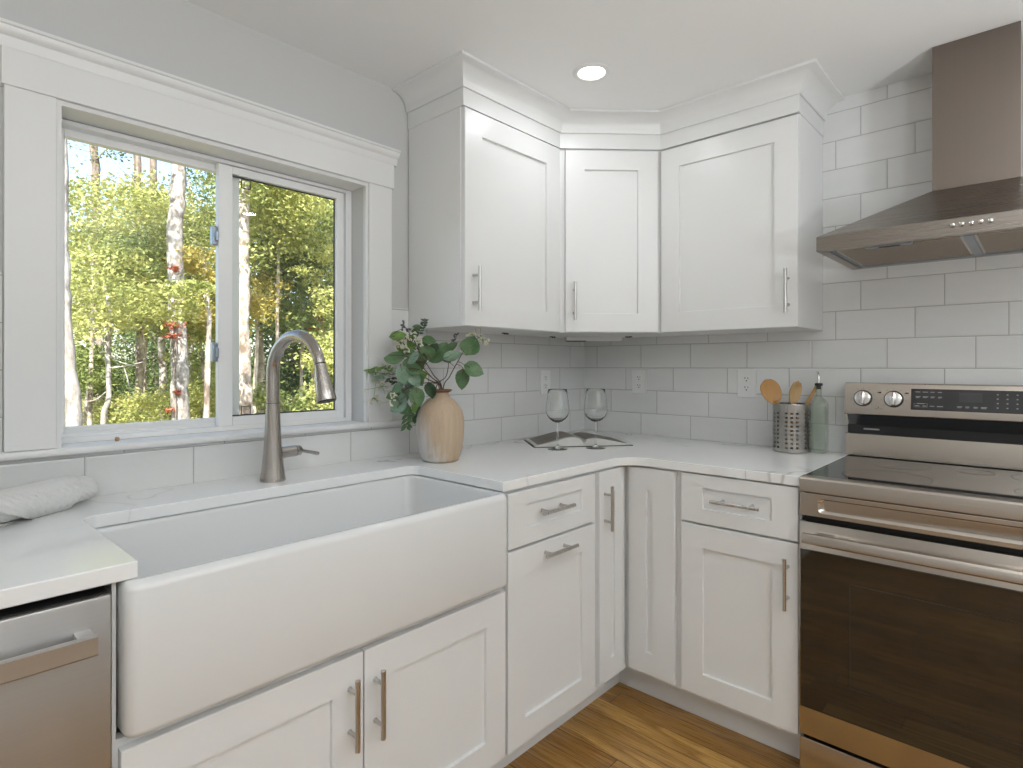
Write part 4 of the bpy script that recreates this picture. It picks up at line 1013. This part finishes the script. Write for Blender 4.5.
bm = NB(); lathe(bm, [(CRD-0.004, 0.0), (CRD-0.0005, 0.0015), (CRD+0.0002, 0.004), (CRD-0.0015, 0.0048), (0.01, 0.0040)], CC, 48); obj('bottom', bm, M['steel_crock'], t, smooth=40)
bm = NB(); 
for k in range(48):
    pass
tor = [(CRD+0.0008, CH-0.003), (CRD+0.0010, CH), (CRD, CH+0.0016), (CRD-0.0018, CH+0.0010), (CRD-0.0020, CH-0.003)]
lathe(bm, tor+[tor[0]], CC, 48, cap0=False, cap1=False); obj('rolled_rim', bm, M['steel_crock'], t, smooth=60)
def cp3(px, py, dep=0.0):
    D = 2.273+dep
    return Vector((-2.5155, -1.791, 1.2483))+CD*D+CR*((px-511.5)/581.1*D)+Vector((0, 0, (365.75-py)/581.1*D))
def spoon_bowl(bm, c, up, W, L, n, thick=0.006, dish=0.010, slots=False):
    s = up.cross(n).normalized(); N_ = 10; fr = []; bk_ = []
    for i in range(N_+1):
        u = -1+2*i/N_; w = math.sqrt(max(0, 1-u*u))
        ww = w*(1.0+0.10*u)
        for L_, o in ((fr, 1), (bk_, -1)):
            L_.append([c+up*(u*L/2)+s*(k*ww*W/2)+n*(o*thick/2-dish*((1-(k*ww)**2)*(1-u*u))) for k in (-1, -.6, -.2, .2, .6, 1)])
    vf = [[bm.verts.new(p) for p in r] for r in fr]; vb = [[bm.verts.new(p) for p in r] for r in bk_]
    for V in (vf, vb):
        for a, b in zip(V, V[1:]):
            for k in range(5):
                bm.faces.new((a[k], a[k+1], b[k+1], b[k]))
    for V1, V2 in zip(zip(vf, vf[1:]), zip(vb, vb[1:])):
        for k in (0, 5): bm.faces.new((V1[0][k], V1[1][k], V2[1][k], V2[0][k]))
nface = (-CD+Vector((0, 0, 0.12))).normalized()
# honey coloured spoon
b1 = cp3(771.5, 391.5, 0.0); foot = CC+CR*0.020+Vector((0, 0, 0.012))-CD*0.01
t = thing('wooden_spoon', 'honey-coloured wooden spoon with wide bowl in the utensil holder', 'spoon', foot, 'wooden utensils in the holder')
up = (b1-foot).normalized()
bm = NB(); spoon_bowl(bm, b1, (up+CR*-0.12).normalized(), 0.076, 0.104, nface); obj('bowl', bm, M['spoonwood'], t, smooth=60)
bm = NB(); tube(bm, [foot, foot+up*0.08, b1-up*0.055, b1-up*0.036], [0.0065, 0.007, 0.0085, 0.013], 14, flat=0.75); obj('handle', bm, M['spoonwood'], t, smooth=60)
# paler slotted spoon
b1 = cp3(795.3, 393, 0.0); foot = CC-CR*0.012+Vector((0, 0, 0.012))+CD*0.01
t = thing('slotted_spoon', 'pale beech slotted spoon in the utensil holder', 'spoon', foot, 'wooden utensils in the holder')
up = (b1-foot).normalized()
bm = NB(); spoon_bowl(bm, b1, (up+CR*0.10).normalized(), 0.044, 0.098, nface, dish=0.006); bw = obj('bowl', bm, M['beechwood'], t, smooth=60)
bm = NB()
s_ = CR
for k in (-1, 0, 1):
    c = b1+up*0.032+CR*(0.0085*k+0.006)-CD*0.0035; tube(bm, [c-up*0.008, c+up*0.008], 0.0016, 8)
obj('slots', bm, M['spoonwood'], bw)
bm = NB(); tube(bm, [foot, foot+up*0.08, b1-up*0.050, b1-up*0.034], [0.006, 0.0065, 0.008, 0.011], 14, flat=0.75); obj('handle', bm, M['beechwood'], t, smooth=60)
# bare handle leaning out towards the bottle
e1 = cp3(818.3, 383.5, -0.02); foot = CC-CR*0.040+Vector((0, 0, 0.020))-CD*0.01
t = thing('wooden_utensil', 'wooden utensil with plain handle leaning out towards the oil bottle', 'utensil', foot, 'wooden utensils in the holder')
up = (e1-foot).normalized()
bm = NB(); tube(bm, [foot+up*0.03, foot+up*0.10, e1-up*0.02, e1-up*0.004, e1], [0.0065, 0.0065, 0.0080, 0.0078, 0.005], 12, flat=0.8); obj('handle', bm, M['spoonwood'], t, smooth=60)
bm = NB(); spoon_bowl(bm, foot+up*0.012, up, 0.030, 0.050, nface, thick=0.005, dish=0.004); obj('bowl', bm, M['spoonwood'], t, smooth=60)

# oil bottle ---------------------------------------------------------
OC = Vector((-0.066, -1.148, Z))
t = thing('oil_bottle', 'green glass oil bottle with pour spout beside the range', 'bottle', OC)
def sq(w, r, z): return [(OC.x+x, OC.y+y, OC.z+z) for x, y in rrect(-w, w, -w, w, r, 5)]
bm = NB()
ww = 0.0300
loops = [sq(ww-0.004, 0.008, 0.0), sq(ww, 0.010, 0.004)]
for k in range(4):
    z0 = 0.012+k*0.036; loops += [sq(ww, 0.010, z0), sq(ww-0.0012, 0.010, z0+0.003), sq(ww-0.0012, 0.010, z0+0.029), sq(ww, 0.010, z0+0.032)]
loops += [sq(ww, 0.012, 0.180), sq(ww-0.0015, 0.018, 0.191), sq(ww-0.006, 0.020, 0.201), sq(0.0170, 0.016, 0.2095), sq(0.0120, 0.0118, 0.216), sq(0.0105, 0.0104, 0.223), sq(0.0103, 0.0102, 0.247), sq(0.0128, 0.0127, 0.249), sq(0.0128, 0.0127, 0.255), sq(0.0103, 0.0102, 0.257)]
inner = [sq(0.0085, 0.0084, 0.257), sq(0.0085, 0.0084, 0.220), sq(ww-0.009, 0.015, 0.196), sq(ww-0.0045, 0.010, 0.165), sq(ww-0.0045, 0.010, 0.010)]
loft(bm, loops+inner); obj('glass_body', bm, M['bottleglass'], t, smooth=40)
bm = NB(); lathe(bm, [(0.0083, 0.244), (0.0083, 0.2572), (0.0140, 0.2576), (0.0140, 0.2655), (0.0095, 0.268)], OC, 20); obj('stopper', bm, M['rubber'], t, smooth=40)
bm = NB(); p0 = OC+Vector((0, 0, 0.267)); tube(bm, smooth_path([p0, p0+Vector((0, 0, 0.015)), p0+Vector((0.002, 0.001, 0.03)), p0+Vector((0.006, 0.006, 0.044))], 4), [0.0058-0.0002*i for i in range(13)], 12); obj('pour_spout', bm, M['chrome'], t, smooth=50)

# rolled towel -----------------------------------------------------------
def towel():
    SGN = -1
    A = Vector((-2.170, -0.0485, Z)); ax = Vector((-0.93, -0.37, 0)).normalized()
    ax = (Vector((-2.46, -0.262, Z))-A); Ln = ax.length; ax.normalize(); sd_ = Vector((-ax.y, ax.x, 0))
    t = thing('rolled_towel', 'rolled white waffle-weave towel on the counter by the window', 'towel', A+ax*Ln/2)
    def roll(name, z_sc, s0, s1, turns, rmax, tilt):
        bm = NB(); nu, nv = 110, 230
        g0 = [[None]*(nv+1) for _ in range(nu+1)]
        for i in range(nu+1):
            u = i/nu; s = s0+(s1-s0)*u
            for j in range(nv+1):
                v = j/nv; a = v*turns*2*PI
                r = 0.012+(rmax-0.012)*v
                # last flap ends in a slanted edge
                aa = a+tilt*(u-0.5)*v
                wf = -0.0028*max(0, math.cos(s*Ln*2*PI/0.0185)*math.cos(r*aa*2*PI/0.0185)) if v > 0.3 else 0
                wf += 0.0015*noise.noise(Vector((s*9, aa*1.3, 3.1)))
                rr_ = r+wf
                e = 1-0.10*math.exp(-min(u, 1-u)*60)
                p = A+ax*(s*Ln)+sd_*(rr_*e*math.cos(aa+2.6))*1.12+Vector((0, 0, rmax*0.94+rr_*e*math.sin(aa+2.6)*0.94))
                if p.z < Z: p.z = Z
                g0[i][j] = bm.verts.new(p)
        for i in range(nu):
            for j in range(nv): bm.faces.new((g0[i][j], g0[i+1][j], g0[i+1][j+1], g0[i][j+1]))
        o = obj(name, bm, M['towel'], t, smooth=70)
        md = o.modifiers.new('thickness', 'SOLIDIFY'); md.thickness = 0.003; md.offset = 0
        return o
    roll('roll', 1, 0.0, 1.0, 3.35, 0.0350, 2.0)
    rm = 0.0350; bm = NB(); nu, nv = 70, 60; g = []
    for j in range(nv+1):
        v = j/nv; ph_ = math.radians(-78+215*v); row = []
        sa = 0.080-0.042*v*1.2; sb = 0.137+0.30*v
        for i in range(nu+1):
            sm = sa+(min(sb, Ln-0.01)-sa)*i/nu
            wf = -0.0032*max(0, math.cos(sm*2*PI/0.0185)*math.cos(ph_*rm*2*PI/0.0185+(1.57 if int(sm/0.00925) % 2 else 0)))
            rr_ = rm+0.0042+wf
            p = A+ax*sm-sd_*(rr_*math.cos(ph_))*1.10*SGN+Vector((0, 0, rm*0.94+rr_*math.sin(ph_)*0.96)); p.z = max(p.z, Z+0.0004); row.append(bm.verts.new(p))
        g.append(row)
    for a_, b_ in zip(g, g[1:]):
        for i in range(nu): bm.faces.new((a_[i], a_[i+1], b_[i+1], b_[i]))
    o = obj('folded_flap', bm, M['towel'], t, smooth=80); md = o.modifiers.new('thickness', 'SOLIDIFY'); md.thickness = 0.0035; md.offset = 0
M['towel'] = paint('waffle_cotton', (0.74, 0.735, 0.71), 0.9, 0.3, 900)
towel()

# ------------------------------------------------------------------ outside: the woods
def bark(name, c1, c2, c3, sc=(14, 14, 5)):
    t = NT(name); n = t.noise(t.pos(sc), 1.0, 4, 0.65); f = t.ramp(n, [(0.36, 0.0), (0.50, 0.5), (0.62, 1.0)])
    col = t.mix(f, c1, c2); n2 = t.noise(t.pos((2.5, 2.5, 1.2)), 1.0, 2); col = t.mix(t.ramp(n2, [(0.55, 0.0), (0.72, 0.7)]), col, c3)
    t.pbr(col, 0.85, normal=t.bump(n, 0.5, 0.02)); return t.m
M['bark_pale'] = bark('pale_birch_bark', (0.16, 0.14, 0.125), (0.52, 0.49, 0.46), (0.30, 0.255, 0.22), (16, 16, 8))
M['bark_mottled'] = bark('mottled_maple_bark', (0.16, 0.12, 0.09), (0.60, 0.54, 0.48), (0.34, 0.28, 0.20), (9, 9, 6))
M['bark_dark'] = bark('dark_oak_bark', (0.10, 0.08, 0.065), (0.28, 0.23, 0.19), (0.18, 0.15, 0.11))
M['fol_lime'] = leafmat('sunlit_yellow_green_leaves', (0.27, 0.31, 0.075), (0.70, 0.69, 0.28), 0.6, 0.9, 0.45)
M['fol_mid'] = leafmat('green_maple_leaves', (0.10, 0.16, 0.045), (0.42, 0.47, 0.17), 0.6, 0.9, 0.4)
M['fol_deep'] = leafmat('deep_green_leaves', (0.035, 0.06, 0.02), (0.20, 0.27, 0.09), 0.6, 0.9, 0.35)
M['fol_gold'] = leafmat('golden_autumn_leaves', (0.40, 0.34, 0.07), (0.62, 0.52, 0.18), 0.6, 1.2, 0.45)
M['fol_red'] = leafmat('red_creeper_leaves', (0.36, 0.09, 0.05), (0.55, 0.19, 0.10), 0.6, 6, 0.4)
def ground_mat():
    t = NT('leaf_litter'); n = t.noise(t.pos((5, 5, 5)), 1.0, 5, 0.7); t.pbr(t.mix(n, (0.10, 0.085, 0.04), (0.34, 0.30, 0.12)), 0.9, normal=t.bump(n, 0.6, 0.05)); return t.m
bm = NB(); nx = 26
def gz(x, y): return -0.75+0.055*max(0, y-2)+0.25*noise.noise(Vector((x*.3, y*.3, 0)))
V = [[bm.verts.new((-14+52*i/nx, 0.3+44*j/nx, gz(-14+52*i/nx, 0.3+44*j/nx))) for j in range(nx+1)] for i in range(nx+1)]
for i in range(nx):
    for j in range(nx): bm.faces.new((V[i][j], V[i+1][j], V[i+1][j+1], V[i][j+1]))
obj('ground', bm, ground_mat(), kind='structure')

CAMP = Vector((-2.5155, -1.791, 1.2483))
def wp(px, py, D): return CAMP+CD*D+CR*((px-511.5)/581.1*D)+Vector((0, 0, (365.75-py)/581.1*D))
def leaves_mesh(name, clusters, n, size, mat, parent, seed=0):
    n = int(n*1.9); size *= 0.70
    """many small folded leaves scattered about cluster centres (c, r)"""
    rnd = random.Random(seed); vs = []; fs = []
    tot = sum(r*r for c, r in clusters)
    for c, r in clusters:
        for _ in range(max(4, int(n*r*r/tot))):
            p = c+Vector((rnd.gauss(0, r*.42), rnd.gauss(0, r*.42), rnd.gauss(0, r*.22)))
            a = Vector((rnd.gauss(0, 1), rnd.gauss(0, 1), rnd.gauss(0, .6))).normalized()
            b = a.cross(Vector((rnd.gauss(0, .6), rnd.gauss(0, .6), 1))).normalized(); s = size*rnd.uniform(.6, 1.35)
            k = len(vs); dn = a.cross(b)*s*0.18
            vs += [p-a*s*.5, p+b*s*.34+dn, p+a*s*.55, p-b*s*.34+dn]; fs += [(k, k+1, k+2), (k, k+2, k+3)]
    base = WLOC[parent.name]
    me = bpy.data.meshes.new(name); me.from_pydata([tuple(v-base) for v in vs], [], fs); me.materials.append(mat)
    o = bpy.data.objects.new(name, me); COL.objects.link(o); o.parent = parent; WLOC[o.name] = base.copy(); return o
def trunk_pts(pts, D):
    return [wp(x, y, D) for x, y in pts]
def tree(label, tp, r0, r1, barkm, clusters=(), nleaf=0, lsize=.09, lmat='fol_mid', branches=(), seed=1, group='trees in the woods outside'):
    """tp: trunk points from the ground up"""
    foot = Vector((tp[0].x, tp[0].y, gz(tp[0].x, tp[0].y)-0.1))
    t = thing('tree', label, 'tree', foot, group)
    P = smooth_path([foot]+tp, 5); n = len(P); rnd = random.Random(seed)
    bm = NB(); tube(bm, [p+Vector((rnd.gauss(0, r0*.08), rnd.gauss(0, r0*.08), 0)) for p in P], [(r0+(r1-r0)*i/(n-1))*(1+0.35*max(0, 1-i/3)) for i in range(n)], 12); obj('trunk', bm, M[barkm], t, smooth=60)
    for b in branches:
        Q = smooth_path(b[0], 4); m = len(Q)
        bm = NB(); tube(bm, Q, [b[1]*(1-0.7*i/(m-1)) for i in range(m)], 7); obj('branch', bm, M[barkm], t, smooth=60)
    if clusters: leaves_mesh('foliage', clusters, nleaf, lsize, M[lmat], t, seed)
    return t
def cl(seed, n, x0, x1, y0, y1, D0, D1, r0, r1):
    rnd = random.Random(seed); out = []
    for _ in range(n):
        D = rnd.uniform(D0, D1); out.append((wp(rnd.uniform(x0, x1), rnd.uniform(y0, y1), D), rnd.uniform(r0, r1)))
    return out
# trunks that stand out
tree('thick pale-barked tree in the middle of the wider window pane', trunk_pts([(180, 425), (180, 380), (178, 330), (176, 280), (176, 215), (178, 160), (180, 60)], 7.0), 0.105, 0.080, 'bark_pale', cl(3, 9, 120, 240, -60, 60, 6.5, 8, .5, .9), 1200, .10, 'fol_mid', seed=3)
tr_ = tree('pale leaning tree at the edge of the window frame by the towel side', trunk_pts([(75, 430), (69, 370), (64, 310), (62, 250), (61, 150), (60, 40)], 5.0), 0.062, 0.046, 'bark_pale', cl(4, 6, 20, 90, -60, 40, 4.6, 5.6, .4, .7), 500, .09, 'fol_lime', seed=4)
tree('slim crooked pale tree with bare twigs below the canopy', trunk_pts([(103, 425), (109, 395), (107, 350), (110, 320), (108, 300), (106, 285)], 6.3), 0.030, 0.018, 'bark_pale', cl(5, 10, 70, 135, 255, 330, 5.8, 6.4, .20, .36), 1100, .07, 'fol_lime',
     [(trunk_pts([(107, 350), (100, 335), (92, 320), (85, 312)], 6.2), .012), (trunk_pts([(108, 355), (120, 362), (135, 366)], 6.2), .010), (trunk_pts([(106, 330), (97, 312), (84, 305), (70, 302)], 6.2), .010), (trunk_pts([(109, 368), (125, 366), (143, 362)], 6.1), .010), (trunk_pts([(110, 322), (122, 338), (138, 352)], 6.1), .009), (trunk_pts([(124, 368), (129, 385), (130, 405)], 6.2), .008), (trunk_pts([(106, 392), (95, 400), (80, 402)], 6.2), .009)], seed=5)
tree('mottled brown and white tree standing behind the crooked pale one', trunk_pts([(140, 428), (140, 390), (141, 350), (143, 320), (142, 280), (140, 230)], 8.6), 0.078, 0.065, 'bark_mottled', cl(6, 8, 110, 175, 205, 262, 8, 9, .35, .6), 900, .09, 'fol_mid', [(trunk_pts([(142, 330), (146, 350), (144, 400), (146, 420)], 8.3), .016)], seed=6)
tree('dim distant tree trunk just beyond the thick pale tree', trunk_pts([(162, 428), (163, 380), (161, 330), (162, 290)], 11.0), 0.07, 0.06, 'bark_mottled', cl(7, 6, 150, 180, 250, 300, 10.5, 11.5, .4, .6), 600, .1, 'fol_deep', seed=7)
tree('grey-white tree behind the meeting rail of the window', trunk_pts([(246, 424), (245, 370), (243, 320), (244, 280), (243, 220), (244, 120)], 7.4), 0.085, 0.066, 'bark_mottled', cl(8, 8, 225, 290, 100, 190, 7, 8, .4, .8), 1300, .09, 'fol_mid', seed=8)
tree('slender mottled tree seen through the smaller pane above the faucet', trunk_pts([(262, 424), (262, 380), (260, 330), (261, 290)], 10.4), 0.062, 0.05, 'bark_mottled', cl(9, 7, 245, 285, 245, 300, 9.8, 10.6, .4, .6), 900, .09, 'fol_gold', seed=9)
tree('tree trunk wrapped in red creeper seen beyond the faucet neck', trunk_pts([(318, 424), (317, 370), (319, 320), (318, 260)], 10.0), 0.09, 0.075, 'bark_mottled', [(wp(315, 330, 9.8), .16), (wp(320, 345, 9.8), .12), (wp(322, 318, 9.8), .12)], 120, .09, 'fol_red', seed=10)
tree('tall dark tree with sparse top leaves against the open sky', trunk_pts([(100, 420), (99, 300), (97, 200), (94, 150), (92, 90), (90, 30)], 14.5), 0.10, 0.085, 'bark_dark', cl(11, 10, 72, 120, 120, 160, 14, 15, .35, .6)+cl(12, 8, 60, 130, -20, 100, 14, 15, .6, 1.0), 700, .12, 'fol_mid', [(trunk_pts([(97, 185), (84, 178), (70, 165)], 14.4), .02), (trunk_pts([(96, 160), (106, 150), (116, 146)], 14.4), .02)], seed=11)
tree('tall straight dark trunk under blue sky, nearer the sparse-topped tree', trunk_pts([(139, 420), (139, 300), (138, 200), (137, 150), (136, 40)], 13.6), 0.085, 0.075, 'bark_dark', cl(13, 6, 100, 170, -60, 60, 13, 14, .6, 1.0), 400, .12, 'fol_mid', [(trunk_pts([(138, 182), (124, 172), (112, 160)], 13.5), .014), (trunk_pts([(138, 178), (146, 188), (152, 196)], 13.5), .014), (trunk_pts([(138, 176), (120, 178), (102, 172)], 13.5), .012)], seed=13)
tree('tall mossy trunk under blue sky, nearer the thick pale tree', trunk_pts([(155, 420), (155, 300), (154, 200), (153, 150), (151, 40)], 13.9), 0.082, 0.072, 'bark_dark', cl(14, 6, 110, 200, -60, 60, 13, 14, .6, 1.0), 400, .12, 'fol_mid', seed=14)
# leafy masses: each a small tree of its own
def sapling(label, x0, x1, y0, y1, D0, D1, ncl, r0, r1, n, ls, mat, seed, stem_px=None):
    D = (D0+D1)/2; sx = stem_px or (x0+x1)/2
    return tree(label, trunk_pts([(sx, 430), (sx+3, (y0+y1)/2+20), (sx-2, y0+10)], D), 0.04, 0.012, 'bark_mottled', cl(seed, ncl, x0, x1, y0, y1, D0, D1, r0, r1), n, ls, M and mat, seed=seed, group='leafy young trees outside')
sapling('bright yellow-green young tree filling the upper middle of the wider pane', 60, 155, 190, 320, 7.2, 9.2, 52, .35, .7, 8000, .085, 'fol_lime', 21)
sapling('yellow-green young tree around the thick pale trunk', 135, 218, 205, 330, 7.8, 9.8, 44, .35, .7, 6800, .085, 'fol_lime', 22)
sapling('fresh green young tree low in the wider pane beside the leaning trunk', 60, 110, 340, 400, 7, 8.5, 14, .25, .5, 1800, .08, 'fol_mid', 23)
sapling('golden-green young tree low beside the thick pale trunk', 178, 222, 300, 425, 8, 10, 26, .30, .55, 3400, .085, 'fol_lime', 24, 200)
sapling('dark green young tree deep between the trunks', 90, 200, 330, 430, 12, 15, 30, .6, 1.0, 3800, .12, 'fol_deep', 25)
sapling('low yellow-green young tree along the bottom of the wider pane', 80, 180, 400, 432, 7, 8.5, 16, .25, .4, 1700, .08, 'fol_lime', 26)
sapling('light-leaved young tree at the sky edge of the wider pane', 158, 222, 165, 240, 11, 13, 14, .35, .7, 900, .10, 'fol_mid', 27)
sapling('sunlit pale green tree at the top of the smaller pane', 236, 315, 165, 270, 7.5, 9.5, 40, .35, .6, 5600, .085, 'fol_lime', 28)
sapling('large deep green maple filling the smaller pane', 250, 350, 185, 330, 9, 11.5, 56, .45, .8, 9000, .095, 'fol_mid', 29, 300)
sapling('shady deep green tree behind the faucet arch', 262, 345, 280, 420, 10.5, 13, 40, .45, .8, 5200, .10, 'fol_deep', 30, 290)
sapling('golden-leaved young tree beside the meeting rail', 236, 272, 285, 330, 7.8, 8.6, 9, .22, .4, 900, .075, 'fol_gold', 31)
sapling('sunlit young tree low beyond the faucet head', 318, 348, 330, 425, 7.5, 9, 14, .25, .45, 1700, .08, 'fol_lime', 32)
sapling('low light green young tree behind the faucet base', 236, 330, 390, 430, 8, 9.5, 16, .25, .4, 1500, .08, 'fol_mid', 33)
sapling('far shaded trees closing the view in the wider pane', 30, 235, 212, 430, 19, 24, 60, 1.2, 2.0, 11000, .22, 'fol_mid', 34, 120)
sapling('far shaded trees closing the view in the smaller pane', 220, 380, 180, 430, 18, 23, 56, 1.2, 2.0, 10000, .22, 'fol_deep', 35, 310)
sapling('far tall treetops thinning out against the sky', 165, 300, 130, 230, 19, 23, 22, .8, 1.5, 2200, .18, 'fol_mid', 36, 230)
sapling('loose spray of pale leaves crossing in front of the thick pale trunk', 150, 212, 285, 325, 5.6, 6.3, 12, .12, .24, 520, .075, 'fol_lime', 41, 206)
sapling('golden young tree just beside the thick pale trunk, nearer the meeting rail', 186, 216, 245, 330, 7.0, 7.8, 12, .2, .36, 900, .075, 'fol_gold', 42, 205)
sapling('small dark-leaved tree in the hollow under the yellow-green canopy', 70, 165, 235, 275, 7.0, 7.6, 9, .16, .32, 600, .08, 'fol_mid', 43, 90)
tree('low red-leaved shrub stem growing up the thick pale trunk', trunk_pts([(176, 424), (175, 380), (176, 330), (174, 296)], 6.86), .012, .006, 'bark_dark', [(wp(176, 268, 6.84), .07), (wp(174, 325, 6.84), .11), (wp(173, 336, 6.84), .09), (wp(177, 392, 6.84), .06), (wp(171, 410, 6.84), .06)], 110, .075, 'fol_red', seed=44)
sapling('pale cream-green spray of leaves in front of the deep green maple', 300, 340, 250, 320, 8.0, 8.8, 12, .18, .32, 700, .08, 'fol_lime', 45, 336)
